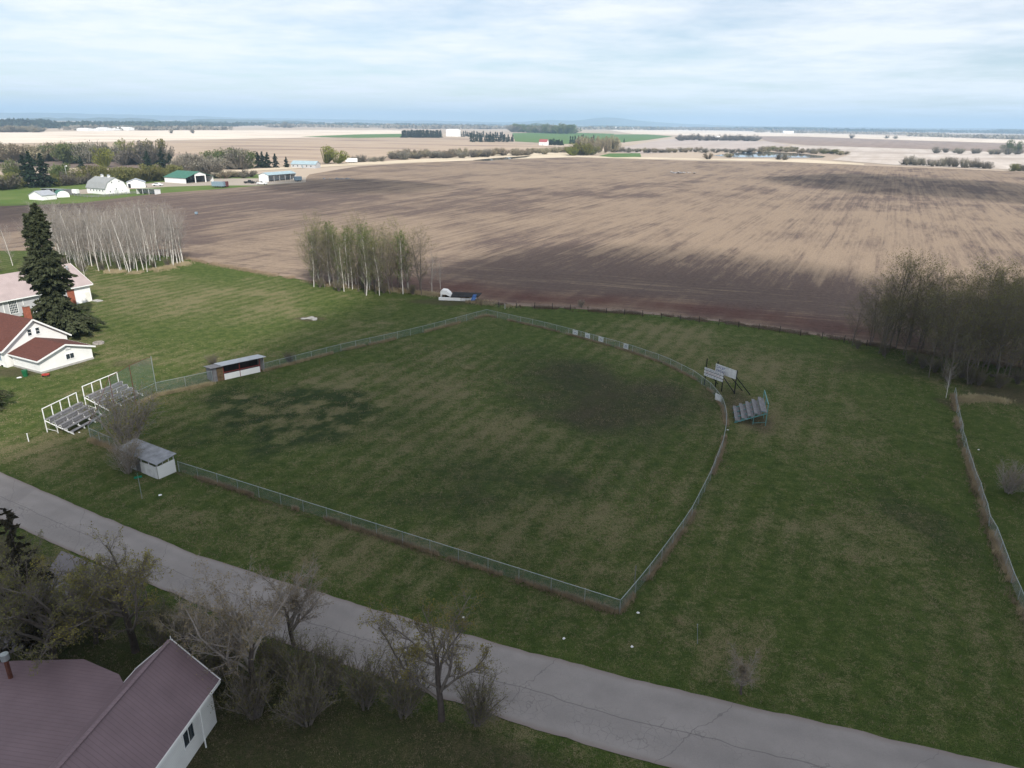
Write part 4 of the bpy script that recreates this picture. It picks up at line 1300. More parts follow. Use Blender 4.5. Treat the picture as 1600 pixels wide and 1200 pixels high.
def scoreboards():
    # front board: three slats of painted plywood on posts
    a_ = at(1099, 601); b_ = at(1131, 616 + 2)
    d = (b_ - a_); ang = math.atan2(d.y, d.x); L = d.length
    ang = R(-57); L = 3.6
    r = tag(empty('scoreboard', a_, ang), 'lower score board of three long white strips on dark posts, in front', 'sign')
    for x_, h in ((.1, 4.3), (L - .05, 2.9)): MB().tube((x_, .12, -.1), (x_, .12, h), .085, .075, 8).build('post', M['black'], r)
    MB().box(-.06, L, .035, .06, 1.52, 2.86).build('gap_darkening_board', M['black'], r)  # black board added behind the strips to darken the gaps between them
    rr = random.Random(5)
    for k_, z_ in enumerate((1.55, 2.03, 2.51)):
        s = MB().box(-.1, L + .05, -.02, .03, z_, z_ + .37).build('strip', M['oldwhite'], r)
        m_ = MB(); x_ = .25
        n_ = 0
        while x_ < L - .4 and n_ < 9 + 3 * k_:
            w_ = rr.uniform(.08, .16)
            m_.box(x_, x_ + w_, -.028, -.022, z_ + .12, z_ + .12 + rr.uniform(.08, .16)); x_ += w_ + rr.uniform(.05, .25); n_ += 1
        m_.build('lettering', M['redlettering'] if k_ == 1 else M['lettering'], s)
    for x_, e in ((L - .05, (L + 1.6, 1.2, 0.0)), (.1, (1.0, 2.2, 0.0))):
        MB().bar((x_, .2, 2.3), e, .12).build('brace', M['black'], r)
    # rear board: one large white sheet with two rows of lettering on its left half
    c_ = at(1115.5, 604)
    r2 = tag(empty('scoreboard', c_, ang), 'upper white board with two rows of faded lettering on dark posts, behind', 'sign')
    L2 = 3.9
    MB().box(-.1, L2, -.03, .02, 2.40, 3.75).build('panel', M['oldwhite'], r2)
    MB().box(L2 * .5 - .03, L2 * .5 + .03, -.05, -.033, 2.42, 3.73).build('joint_strip', M['roofgrey'], r2)
    for x_, h in ((.15, 4.1), (L2 - .02, 3.8)): MB().tube((x_, .14, -.1), (x_, .14, h), .09, .08, 8).build('post', M['black'], r2)
    m_ = MB()
    for z_, n_ in ((3.15, 5), (2.55, 5)):
        for k_ in range(n_):
            x_ = .12 + k_ * .36; w_ = .25; h = .40
            m_.box(x_, x_ + .07, -.040, -.034, z_, z_ + h)
            if k_ % 2 == 0: m_.box(x_ + .074, x_ + w_, -.040, -.034, z_ + h - .08, z_ + h)
            if k_ % 3 != 1: m_.box(x_ + .074, x_ + w_, -.040, -.034, z_, z_ + .08)
            if k_ % 2: m_.box(x_ + w_ - .07, x_ + w_, -.040, -.034, z_ + .1, z_ + h); m_.box(x_ + .074, x_ + w_ - .074, -.040, -.034, z_ + .19, z_ + .26)
    m_.build('lettering', M['lettering'], r2)
    for x_, e in ((L2 - .02, (L2 + 1.4, 2.0, 0)), (2.4, (3.6, 2.3, 0))): MB().bar((x_, .25, 2.6), e, .13).build('brace', M['black'], r2)


scoreboards()
gp = tag(empty('notice_panel', at(1121, 628), R(-66)), 'pale plywood panel leaning on the outfield fence below the score boards', 'panel')
MB().box(-.7, .7, .06, .10, .15, 1.15).build('board', M['oldwhite'], gp)
MB().box(-.7, .7, .105, .15, 1.0, 1.08).build('batten', M['darkwood'], gp)


# ------------------------------------------------------------------ bleachers
def bleacher(loc, rz, L, rows, dp, rise, frame, label, rail_h=1.25, posts=5, z0=.42):
    r = tag(empty('bleacher', loc, rz), label, 'bleacher', 'weathered plank bleachers')
    D = rows * dp; zt = z0 + rise * (rows - 1)
    rr = random.Random(label)
    for k_ in range(rows):
        z_ = z0 + rise * k_; y_ = .05 + dp * k_
        for (yy, zz, w) in ((y_ + .0, z_, .20), (y_ + .215, z_ + .003, .19), (y_ + .43, z_ - .15, .18), (y_ + .625, z_ - .153, .16)):
            j = rr.uniform(-.04, .04)
            MB().box(j - .06, L + j + .06, yy, yy + w, zz - .045, zz).build('plank', M['weathered'], r)
        if k_ > 1: MB().box(-.04, L + .04, y_ + .035, y_ + .06, z_ - rise - .10, z_ - .05).build('riser_board', M['weathered'], r)
    for x_ in np.linspace(0, L, 4):
        m_ = MB()
        m_.bar((x_, 0, .04), (x_, D, zt - .32), .07, .12)
        for k_ in range(rows):
            z_ = z0 + rise * k_; y_ = .05 + dp * k_
            m_.bar((x_, y_ + .06, z_ - .045), (x_, y_ + .06, z_ - .30), .06)
            m_.bar((x_, y_ + .02, z_ - .08), (x_, y_ + .40, z_ - .08), .06)
        m_.build('stringer', M[frame], r)
        MB().bar((x_, D * .6, 0), (x_, D * .6, zt * .62), .07).build('leg', M[frame], r)
        MB().bar((x_, .1, 0), (x_, .1, .2), .07).build('leg', M[frame], r)
    for x_ in np.linspace(0, L, posts):
        MB().bar((x_, D + .03, 0), (x_, D + .03, zt + rail_h), .085).build('rail_post', M[frame], r)
    MB().bar((-.05, D + .03, zt + rail_h + .045), (L + .05, D + .03, zt + rail_h + .045), .09).build('hand_rail', M[frame], r)
    MB().bar((0, D, .5), (0, D * .6, .25), .04).bar((L, D, .5), (L, D * .6, .25), .04).build('cross_brace', M[frame], r)
    return r


bleacher(at(116, 679), R(81), 5.9, 5, .76, .38, 'white', 'white framed bleacher nearest the road, its rail at the left')
bleacher(at(172, 643), R(75), 6.2, 5, .78, .38, 'white', 'white framed bleacher behind the backstop, further from the road')
bleacher(at(1144, 638), R(-103), 5.4, 5, .80, .42, 'teal', 'grey plank bleacher with teal rails beside the score boards', 1.0, 3)


# ------------------------------------------------------------------ dugouts
def dugout_far():
    r = tag(empty('dugout', at(333, 597.5), R(43)), 'open dugout with white half wall and grey roof by the infield', 'dugout')
    L, D, hf, hb = 8.3, 2.3, 2.35, 2.0
    x1 = 1.75
    MB().box(0, L, D - .08, D, 0, hb).build('back_wall', M['darkwood'], r)
    MB().prism([(0, 0), (D, 0), (D, hb), (0, hf)], 'x', L - .08, L).build('end_wall', M['oldwhite'], r)
    MB().prism([(0, 0), (D, 0), (D, hb), (0, hf)], 'x', 0, .08).build('end_wall', M['weathered'], r)
    MB().box(x1 + .05, L - .75, -.06, 0, 0, .95).build('half_wall', M['white'], r)
    for k_ in range(6): MB().box(.75 + k_ * .17, .75 + k_ * .17 + .155, -.05, -.01, 0, hf - .05).build('plank', M['brownboard'], r)
    MB().box(.10, .72, -.04, 0, 0, hf - .1).build('door', M['weathered'], r)
    for x_ in (x1, 4.3, L - .72, L - .1): MB().bar((x_, -.02, 0), (x_, -.02, hf), .09).build('post', M['redpaint'] if x_ < L - .5 else M['weathered'], r)
    for z_ in (1.2,): MB().bar((x1, -.03, z_), (L - .7, -.03, z_), .05, .1).build('front_rail', M['redpaint'], r)
    MB().box(x1, L - .2, D - .7, D - .3, .42, .47).build('bench', M['weathered'], r)
    MB().slab([(1.4, -.55, hf + .16), (L + .25, -.55, hf + .16), (L + .25, D + .35, hb + .1), (1.4, D + .35, hb + .1)], .07).build('roof', M['roofgrey'], r)
    MB().slab([(-.25, -.5, hf + .08), (1.6, -.5, hf + .08), (1.6, D + .3, hb + .0), (-.25, D + .3, hb + .0)], .06).build('roof_patch', M['weathered'], r)


def dugout_near():
    r = tag(empty('dugout', at(188, 724), R(-31)), 'run-down dugout with white end wall beside the bare bush near the road', 'dugout')
    L, D, hf, hb = 7.3, 2.2, 2.2, 1.85
    x_ = 0
    rr = random.Random(3)
    for k_, w in enumerate((1.15, .9, 1.2, .95, 1.2, 1.85)):
        MB().box(x_ + .02, x_ + w - .02, -.03 - rr.uniform(0, .04), .03, -.05, 1.45 + rr.uniform(-.1, .1)).build('wall_sheet', M['oldwhite'] if k_ not in (1, 3) else M['weathered'], r)
        x_ += w
    MB().prism([(.05, -.05), (D, -.05), (D, 1.6), (.05, 1.5)], 'x', L - .03, L + .05).build('end_wall', M['white'], r)
    MB().prism([(.05, -.05), (D, -.05), (D, 1.6), (.05, 1.5)], 'x', -.05, .03).build('end_wall', M['weathered'], r)
    for y_ in (.1, .75, 1.5, D - .1): MB().bar((L + .0, y_, 1.45), (L + .0, y_, 1.85 + y_ * .15), .07).build('stud', M['oldwhite'], r)
    for xx in np.linspace(.1, L - .1, 6): MB().bar((xx, .06, 1.35), (xx, .06, 1.88), .08).build('stud', M['oldwhite'], r)
    for xx in np.linspace(.1, L - .1, 4): MB().bar((xx, D, 0), (xx, D, hf), .09).build('post', M['weathered'], r)
    MB().box(.3, L - .3, .3, .7, .42, .47).build('bench', M['weathered'], r)
    MB().slab([(-.2, -.15, hb + .05), (L + .3, -.15, hb + .05), (L + .3, D + .2, hf + .10), (-.2, D + .2, hf + .10)], .06).build('roof', M['roofworn'], r)


dugout_far()
dugout_near()

# ------------------------------------------------------------------ small things
ss = tag(empty('street_sign', at(222, 779), R(30)), 'green street name sign on a thin pole beside the road', 'sign')
MB().tube((0, 0, -.1), (0, 0, 2.75), .035, n=7).build('pole', M['galv'], ss)
MB().box(-.38, .38, -.015, .015, 2.45, 2.66).build('name_plate', M['green_sign'], ss)
MB().box(-.015, .015, -.38, .38, 2.68, 2.89).build('name_plate', M['green_sign'], ss)


def stake(px, py, h, mat, label, lean=(0, 0), rr_=.03):
    r = tag(empty('stake', at(px, py)), label, 'stake')
    MB().tube((0, 0, -.1), (lean[0], lean[1], h), rr_, rr_ * .9, 7).build('shaft', M[mat], r)
    MB().tube((lean[0], lean[1], h), (lean[0], lean[1], h + .05), rr_ * 1.5, n=7).build('cap', M[mat], r)
    return r


stake(45, 690, 1.05, 'white', 'short white marker post on the grass left of the bleachers', rr_=.06)
stake(1090, 1006, 1.7, 'galv', 'thin pale stake leaning in the grass near the bottom right', (-.15, .15))
stake(789, 483, 1.1, 'oldwhite', 'small white post near the back corner of the fence', rr_=.06)
stake(780, 481, 1.7, 'weathered', 'dark thin post just left of the small white corner post')
stake(991, 917, 2.1, 'weathered', 'thin rod standing inside the near fence corner')


def litter(px, py, s, label, mat='white'):
    rr = random.Random(px * 7 + py)
    m_ = MB()
    n = 7
    ring = [(math.cos(t) * s * rr.uniform(.6, 1.1), math.sin(t) * s * rr.uniform(.5, .9)) for t in np.linspace(0, 2 * math.pi, n, endpoint=False)]
    m_._add([(x, y, .02) for x, y in ring] + [(x * .5, y * .5, rr.uniform(.06, .14)) for x, y in ring] + [(0, 0, .12)],
            [(i, (i + 1) % n, n + (i + 1) % n, n + i) for i in range(n)] + [(n + i, n + (i + 1) % n, 2 * n) for i in range(n)])
    o = m_.build('litter', M[mat])
    o.location = at(px, py, .03)
    return tag(o, label, 'litter')


litter(881, 998, .16, 'white scrap of litter on the roadside grass, lower centre')
litter(997, 958, .16, 'white scrap of litter just right of the near fence corner')
litter(724, 965, .18, 'white scrap of litter on the verge beside the road')
litter(987, 1011, .14, 'pale scrap of litter below the near fence corner')
litter(530, 815, .16, 'white scrap at the foot of the roadside fence')
litter(250, 774, .24, 'white board scrap in the grass right of the street sign')
litter(1137, 672, .18, 'white scrap in front of the teal-railed bleacher')
litter(1529, 703, .16, 'white scrap on the green lawn beyond the right fence')
litter(124, 676, .16, 'white scrap at the front corner of the near bleacher')
bn = tag(empty('rubbish_bin', at(40, 588)), 'green rubbish bin at the corner of the white house wing', 'bin')
MB().tube((0, 0, 0), (0, 0, .95), .33, .42, 12).build('body', M['green_bin'], bn)
MB().tube((0, 0, .951), (0, 0, 1.02), .45, .42, 12).build('lid', M['green_bin'], bn)
bg_ = litter(30, 590, .5, 'pale bag lying next to the green bin', 'oldwhite')
tb_ = tag(empty('toy_wagon', at(72, 588), R(20)), 'small red wagon on the grass below the house wing', 'wagon')
MB().box(-.5, .5, -.28, .28, .2, .42).build('tray', M['red'], tb_)
for x_ in (-.35, .35):
    for y_ in (-.3, .3): MB().tube((x_, y_ - .04, .14), (x_, y_ + .04, .14), .14, n=10).build('wheel', M['tyre'], tb_)
fp = tag(empty('fire_ring', at(154, 537)), 'low tan stone ring on the lawn right of the house', 'fire pit')
for k_ in range(9):
    t = k_ * 2 * math.pi / 9
    MB().box(-.28, .28, -.14, .14, 0, .3).build('stone', M['stone'], fp).location = (math.cos(t) * .75, math.sin(t) * .75, 0)
    fp.children[-1].rotation_euler.z = t + math.pi / 2
sl = tag(empty('stone_pile', at(485, 498)), 'flat heap of pale slabs in the middle of the back lawn', 'stone pile')
rr = random.Random(9)
for k_ in range(9):
    o = MB().box(-.7, .7, -.35, .35, 0, .14).build('slab', M['concrete'], sl)
    o.location = (rr.uniform(-1.8, 1.4), rr.uniform(-.9, .9), .02 + .05 * (k_ % 3)); o.rotation_euler = (rr.uniform(-.1, .1), rr.uniform(-.1, .1), rr.uniform(0, 3))
    o.scale = (rr.uniform(.5, 1.1),) * 2 + (1,)


def wreck():
    r = tag(empty('wrecked_camper', at(688, 469.5), R(-4)), 'collapsed white camper with blue tarp at the ploughed field edge', 'wreck')
    a = [(0, 0), (0, 2.0), (.4, 2.3), (1.4, 2.2), (2.1, 1.6), (2.6, .9), (2.2, .8), (1.2, 1.3), (.3, 1.3)]
    MB().prism(a, 'y', .4, 2.4).build('cab', M['white'], r)
    MB().box(-.3, 4.6, -.4, .1, .15, .75).build('side_panel', M['white'], r)
    MB().box(3.4, 7.6, -.2, .25, .05, .65).build('side_panel', M['oldwhite'], r)
    MB().slab([(2.4, -.2, 1.0), (8.6, -.1, 1.15), (9.2, 2.3, 1.5), (2.6, 2.3, 1.55)], .15).build('floor_frame', M['black'], r)
    MB().slab([(6.9, -.5, .1), (7.9, -.6, .05), (8.3, .1, 1.6), (7.5, .1, 1.6)], .06).build('tarp', M['blue'], r)
    for x_ in (1.2, 5.8): MB().tube((x_, 2.3, .45), (x_, 2.55, .45), .45, n=12).build('wheel', M['tyre'], r)
    for k_ in range(6): MB().bar((3 + k_, .2, 1.1), (3.4 + k_ * .9, 1.9, 1.7 + .1 * (k_ % 2)), .08).build('rib', M['darkwood'], r)
    d = tag(empty('debris_pile', at(737, 470.5)), 'small heap of boards and a white sheet right of the wrecked camper', 'debris')
    rr_ = random.Random(2)
    for k_ in range(8):
        MB().bar((rr_.uniform(-1.2, .8), rr_.uniform(-.5, .5), rr_.uniform(.05, .3)), (rr_.uniform(-.6, 1.4), rr_.uniform(-.5, .5), rr_.uniform(.1, .8)), .12, .05).build('board', M['weathered'], d)
    MB().slab([(-.2, -.4, .75), (1.1, -.3, .62), (1.2, .4, .82), (-.1, .4, .95)], .05).build('white_sheet', M['white'], d)


wreck()
lg = tag(empty('log', at(1590, 592), R(-12)), 'fallen dark log under the trees at the right edge', 'log')
MB().tube((-4, 0, .25), (1, .2, .3), .22, .26, 9).tube((1, .2, .3), (6, -.3, .28), .26, .2, 9).build('trunk', M['bark_dark'], lg)
MB().tube((2, .1, .4), (3.0, .9, 1.0), .09, .04, 6).build('branch_stub', M['bark_dark'], lg)
fs = tag(empty('stone_pile', at(1075, 271)), 'heap of grey field stones and brush in the ploughed field', 'stone pile')
rr = random.Random(19)
for k_ in range(26):
    o = MB().tube((0, 0, -.4), (0, 0, .5), 1.0, .45, 7).build('stone', M['stone'] if k_ % 3 else M['weathered'], fs)
    o.location = (rr.gauss(-6, 5), rr.gauss(0, 2.2), .2 + rr.uniform(0, .9)); s_ = rr.uniform(.6, 1.5); o.scale = (s_, s_ * .8, s_ * .8); o.rotation_euler = (rr.uniform(-.5, .5), rr.uniform(-.5, .5), rr.uniform(0, 6))
fs2 = tag(empty('stone_pile', at(528, 280)), 'low heap of earth and stones right of the pole shed', 'stone pile')
for k_ in range(16):
    o = MB().tube((0, 0, -.4), (0, 0, .5), 1.1, .4, 7).build('stone', M['weathered'], fs2)
    o.location = (rr.gauss(0, 4), rr.gauss(0, 1.5), .1 + rr.uniform(0, .6)); s_ = rr.uniform(.7, 1.6); o.scale = (s_, s_, s_ * .7)
fm_ = tag(empty('field_marker', at(307, 335.5)), 'tiny pale marker box standing alone in the ploughed field', 'marker')
MB().box(-.5, .5, -.4, .4, .3, 1.2).build('box', M['bluegrey'], fm_)
MB().tube((0, 0, 0), (0, 0, .3), .1, n=6).build('post', M['galv'], fm_)

# ------------------------------------------------------------------ vegetation
def tubes(P0, P1, r0, r1, n):
    """many tapered tubes at once -> vertices, triangles"""
    P0 = np.asarray(P0, float); P1 = np.asarray(P1, float); r0 = np.asarray(r0, float); r1 = np.asarray(r1, float)
    d = P1 - P0; d /= np.linalg.norm(d, axis=1)[:, None] + 1e-9
    ref = np.where(np.abs(d[:, 2:3]) > .9, np.array([[1., 0, 0]]), np.array([[0, 0, 1.]]))
    a = np.cross(d, ref); a /= np.linalg.norm(a, axis=1)[:, None] + 1e-9
    b = np.cross(d, a)
    t = np.arange(n) * 2 * np.pi / n
    ring = a[:, None] * np.cos(t)[None, :, None] + b[:, None] * np.sin(t)[None, :, None]
    V_ = np.concatenate([P0[:, None] + ring * r0[:, None, None], P1[:, None] + ring * r1[:, None, None]], 1).reshape(-1, 3)
    m = len(P0)
    base = (np.arange(m) * 2 * n)[:, None]
    i_ = np.arange(n)[None]; j_ = (np.arange(n)[None] + 1) % n
    T = np.concatenate([np.stack([base + i_, base + j_, base + n + j_], -1).reshape(-1, 3), np.stack([base + i_, base + n + j_, base + n + i_], -1).reshape(-1, 3)])
    return V_, T


def leaves(C, size, rng, flat=0.0, aspect=.55):
    C = np.asarray(C, float); m = len(C)
    u = rng.normal(size=(m, 3)); u /= np.linalg.norm(u, axis=1)[:, None]
    w = rng.normal(size=(m, 3)); w -= (w * u).sum(1)[:, None] * u; w /= np.linalg.norm(w, axis=1)[:, None]
    s = (size * rng.uniform(.6, 1.4, m))[:, None]
    V_ = np.stack([C - u * s, C + w * s * aspect, C + u * s, C - w * s * aspect], 1).reshape(-1, 3)
    b = (np.arange(m) * 4)[:, None]
    return V_, np.concatenate([b + np.array([[0, 1, 2]]), b + np.array([[0, 2, 3]])])


def join(parts):
    Vs, Ts, k_ = [], [], 0
    for V_, T in parts:
        Vs.append(V_); Ts.append(T + k_); k_ += len(V_)
    return np.concatenate(Vs), np.concatenate(Ts)


def grow(rng, start, direction, length, radius, level, cfg, out):
    """recursive branching: out[level] collects segments (p0, p1, r0, r1)"""
    nseg = cfg['seg'][level]
    p = np.array(start, float); d = np.array(direction, float)
    sl = length / nseg
    r = radius
    pts = [(p.copy(), d.copy(), r)]
    for s in range(nseg):
        d = d + rng.normal(size=3) * cfg['bend'][level] + np.array([0, 0, cfg['up'][level]])
        d /= np.linalg.norm(d)
        q = p + d * sl
        r2 = radius * (1 - (s + 1) / nseg * (1 - cfg['tip'][level]))
        out[level].append((p, q, r, r2))
        p, r = q, r2
        pts.append((p.copy(), d.copy(), r))
    if level + 1 >= len(cfg['seg']):
        out['ends'].append(p); return
    nb = cfg['n'][level]
    nb = int(nb * rng.uniform(.8, 1.2) + .5)
    for k_ in range(nb):
        f = cfg['from'][level] + (1 - cfg['from'][level]) * (k_ + rng.uniform(0, 1)) / nb
        x = f * nseg; j = min(int(x), nseg - 1); fr = x - j
        pp = pts[j][0] * (1 - fr) + pts[j + 1][0] * fr; dd = pts[j + 1][1]; rr_ = pts[j][2] * (1 - fr) + pts[j + 1][2] * fr
        az = rng.uniform(0, 2 * np.pi)
        side = np.array([np.cos(az), np.sin(az), 0.0]); side = side - side.dot(dd) * dd; side /= np.linalg.norm(side) + 1e-9
        an = cfg['ang'][level] * rng.uniform(.75, 1.25)
        nd = dd * np.cos(an) + side * np.sin(an)
        shape = cfg['shape'](f) if level == 0 else 1 - .5 * f
        ln = length * cfg['len'][level] * shape * rng.uniform(.7, 1.25)
        grow(rng, pp, nd, ln, min(rr_ * .75, max(cfg['rmin'][level + 1], rr_ * cfg['rr'][level])), level + 1, cfg, out)


CFG_ASPEN = dict(seg=[9, 4, 2, 1], bend=[.035, .12, .2, .25], up=[.03, .10, .06, .03], tip=[.25, .3, .4, .4], n=[26, 8, 5], ang=[.75, .7, .8], len=[.30, .42, .5], rr=[.42, .5, .6], rmin=[.02, .014, .008, .006])
CFG_ASPEN['from'] = [.20, .2, .15]
CFG_ASPEN['shape'] = lambda f: .45 + 1.3 * math.sin(math.pi * min(1, max(0, (f - .2) / .85))) * (1 - .45 * f)
CFG_COL = dict(CFG_ASPEN); CFG_COL.update(n=[34, 8, 5], ang=[.5, .6, .8], len=[.20, .42, .5], shape=lambda f: .8 + .5 * math.sin(math.pi * f)); CFG_COL['from'] = [.12, .2, .15]
CFG_GRV = dict(CFG_ASPEN); CFG_GRV.update(n=[34, 9, 6], ang=[.72, .7, .8], len=[.33, .45, .5], bend=[.06, .14, .2, .25], shape=lambda f: .75 + .55 * math.sin(math.pi * f)); CFG_GRV['from'] = [.16, .2, .15]
CFG_OAK = dict(seg=[5, 6, 4, 3, 1], bend=[.08, .16, .22, .28, .3], up=[.02, .10, .06, .03, .0], tip=[.5, .3, .3, .4, .4], n=[12, 12, 10, 6], ang=[.80, .75, .8, .9], len=[1.25, .50, .42, .40], rr=[.62, .5, .5, .6], rmin=[.03, .03, .013, .008, .006])
CFG_OAK['from'] = [.30, .25, .15, .1]
CFG_OAK['shape'] = lambda f: 1.0 - .35 * f
CFG_BUSH = dict(seg=[4, 3, 2, 1], bend=[.12, .18, .22, .3], up=[.05, .05, .03, 0], tip=[.35, .35, .4, .4], n=[8, 6, 4], ang=[.6, .7, .8], len=[.45, .45, .45], rr=[.5, .55, .6], rmin=[.02, .012, .008, .006])
CFG_BUSH['from'] = [.2, .15, .1]
CFG_BUSH['shape'] = lambda f: 1.0 - .4 * f


def tree_meshes(name, seed, cfg, H, r, leaf_n=0, leaf_size=.08, twig_scale=1.0, lean=0.0, stems=1, spread=0.0):
    rng = np.random.default_rng(seed)
    nl = len(cfg['seg'])
    out = {k_: [] for k_ in range(nl)}; out['ends'] = []
    for s in range(stems):
        az = rng.uniform(0, 2 * np.pi); sp = spread * rng.uniform(.2, 1)
        d = np.array([math.cos(az) * sp + lean, math.sin(az) * sp, 1.0]); d /= np.linalg.norm(d)
        st = np.array([math.cos(az), math.sin(az), 0]) * (.25 * rng.uniform(0, 1) if stems > 1 else 0) + np.array([0, 0, -.15])
        grow(rng, st, d, H * (rng.uniform(.75, 1.05) if stems > 1 else 1), r * (rng.uniform(.6, 1) if stems > 1 else 1), 0, cfg, out)
    trunk, crown = [], []
    for lv in range(nl):
        S = out[lv]
        if not S: continue
        a = [np.array([s[i_] for s in S]) for i_ in range(4)]
        if lv >= nl - 2: a[2] = a[2] * twig_scale; a[3] = a[3] * twig_scale
        (trunk if lv == 0 else crown).append(tubes(*a, 7 if lv == 0 else 4 if lv == 1 else 3))
    V_, T = join(trunk); mt = np_mesh(name + '_trunk', V_, T, smooth=True)
    V_, T = join(crown); mc = np_mesh(name + '_crown', V_, T)
    ml = None
    if leaf_n:
        e = np.array(out['ends'] + [s[1] for s in out[nl - 2]])
        idx = rng.integers(0, len(e), leaf_n)
        V_, T = leaves(e[idx] + rng.normal(size=(leaf_n, 3)) * leaf_size * 1.5, leaf_size, rng)
        ml = np_mesh(name + '_buds', V_, T)
    return mt, mc, ml


def tree_proto(name, meshes, bark, twig, leaf):
    """returns a maker that plants copies sharing the same meshes"""
    mt, mc, ml = meshes
    mt.materials.append(M[bark]); mc.materials.append(M[twig])
    if ml: ml.materials.append(M[leaf])

    def plant(loc, rz, sc, label, group=None, cat='tree', tilt=(0, 0)):
        r = empty(name, loc, rz); r.scale = (sc[0], sc[0], sc[1]) if isinstance(sc, tuple) else (sc, sc, sc)
        r.rotation_euler = (tilt[0], tilt[1], rz)
        tag(r, label, cat, group)
        link_mesh('trunk', mt, None, r)
        c = link_mesh('crown', mc, None, r)
        if ml: tag(link_mesh('buds', ml, None, c), kind='stuff')
        return r
    return plant


rng = np.random.default_rng(77)
ASP_BARE = [tree_proto('aspen_tree', tree_meshes('aspen', 100 + k_, CFG_ASPEN, 14, .15, 260, .07, 1.5), 'bark_aspen', 'bark_pale', 'leaf_tan') for k_ in range(5)]
ASP_GREEN = [tree_proto('aspen_tree', tree_meshes('green_aspen', 140 + k_, CFG_COL, 13, .12, 3400, .075, 1.1), 'bark_aspen', 'bark_grey', 'leaf_green') for k_ in range(4)]
ASP_DARK = [tree_proto('aspen_tree', tree_meshes('dark_aspen', 170 + k_, CFG_GRV, 13, .11, 3000, .06, 1.0), 'bark_mid', 'bark_mid', 'leaf_olive') for k_ in range(4)]


def scatter(px_poly, n, seed, mind=1.2):
    """n random ground spots inside a ground polygon"""
    P_ = [xy(*p) for p in px_poly]
    xs = [p[0] for p in P_]; ys = [p[1] for p in P_]
    rr_ = random.Random(seed); out = []; tries = 0

    def inside(x, y):
        c = False
        for (ax, ay), (bx, by) in zip(P_, P_[1:] + P_[:1]):
            if (ay > y) != (by > y) and x < (bx - ax) * (y - ay) / (by - ay) + ax: c = not c
        return c
    while len(out) < n and tries < 20000:
        tries += 1
        x = rr_.uniform(min(xs), max(xs)); y = rr_.uniform(min(ys), max(ys))
        if inside(x, y) and all((x - a) ** 2 + (y - b) ** 2 > mind ** 2 for a, b in out): out.append((x, y))
    return out


rr = random.Random(12)
# pale bare aspen grove behind the church
for k_, (x, y) in enumerate(scatter([(70, 412), (160, 428), (215, 428), (262, 421), (288, 412), (280, 400), (180, 396), (70, 398)], 98, 5, 1.1)):
    s = rr.uniform(.72, 1.08)
    rr.choice(ASP_BARE)((x, y, 0), rr.uniform(0, 6.28), (s * rr.uniform(.85, 1.1), s), 'slender pale bare aspen in the grove behind the church', 'pale aspens behind the church', tilt=(rr.gauss(0, .05), rr.gauss(0, .06)))
for px_, py_, s in ((133, 437, .45), (125, 420, .8), (20, 415, .7), (-30, 420, .8), (52, 410, .8), (-70, 415, .9)):
    rr.choice(ASP_BARE)(at(px_, py_), rr.uniform(0, 6.28), s, 'small bare aspen standing apart beside the church roof', 'bare aspens at the church')
# half-leafed aspen clump in the middle
for k_, (x, y) in enumerate(scatter([(488, 448), (520, 453), (560, 461), (620, 464), (662, 462), (655, 448), (580, 440), (495, 436)], 50, 7, 1.15)):
    s = rr.uniform(.80, 1.1)
    left = x < at(575, 450).x
    (rr.choice(ASP_GREEN) if rr.random() < (.75 if left else .4) else rr.choice(ASP_DARK))((x, y, 0), rr.uniform(0, 6.28), (s * 1.05, s), 'tall thin aspen in the half-green clump at the field edge', 'aspens in the clump at the field edge', tilt=(rr.uniform(-.04, .04), rr.uniform(-.04, .04)))
ASP_BARE[1](at(675, 458), .4, (.45, .62), 'lone thin bare aspen just right of the half-green clump')
ASP_BARE[2](at(688, 452), 2.4, (.35, .48), 'smallest bare sapling right of the half-green clump')
# dark grove on the right
for k_, (x, y) in enumerate(scatter([(1312, 533), (1400, 566), (1470, 600), (1500, 612), (1570, 600), (1680, 600), (1750, 570), (1600, 545), (1470, 535), (1380, 525)], 74, 9, 1.6)):
    s = rr.uniform(.62, 1.05) * (1.08 if x > at(1420, 560).x else .72)
    rr.choice(ASP_DARK)((x, y, 0), rr.uniform(0, 6.28), (s * 1.25, s), 'grey thin-stemmed tree in the dark grove at right', 'trees in the dark grove at right', tilt=(rr.uniform(-.07, .07), rr.uniform(-.07, .07)))
ASP_BARE[0](at(1478, 622), 1.0, (.3, .34), 'thin pale dead sapling at the start of the right fence')

# foreground trees below the road
OAK = [tree_meshes('front_tree', 300 + k_, CFG_OAK, 4.2, .20, 7000, .042, .95) for k_ in range(3)]
oak0 = tree_proto('budding_tree', OAK[0], 'bark_dark', 'bark_mid', 'leaf_yellow')
oak1 = tree_proto('budding_tree', OAK[1], 'bark_dark', 'bark_mid', 'leaf_olive')
oak2 = tree_proto('budding_tree', OAK[2], 'bark_dark', 'bark_grey', 'leaf_tan')
oak0(at(212, 1018), .6, 1.5, 'large spreading tree with yellowish buds left of the mauve gable')
oak1(at(85, 1034), 2.2, 1.45, 'dark spreading tree at the left edge over the mauve roof')
oak2(at(460, 1008), 1.2, .95, 'small bare tree with tan buds standing at the road edge')
oak2(at(395, 1100), 3.9, 1.35, 'grey bare tree with pale twigs right of the mauve gable')
oak0(at(690, 1125), 4.5, 1.3, 'round bare tree with tan buds at the bottom centre')
oak1(at(-30, 935), .9, 1.05, 'dim olive tree cut by the left edge beside the road')
oak1(at(150, 1005), 4.1, .95, 'low dark tree in the shade behind the large budding tree')
oak1(at(30, 985), 5.0, 1.05, 'dark tangled tree beside the thin brownish spruce')
oak2(at(300, 1040), 2.6, .8, 'low grey tree between the mauve gable and the large budding tree')
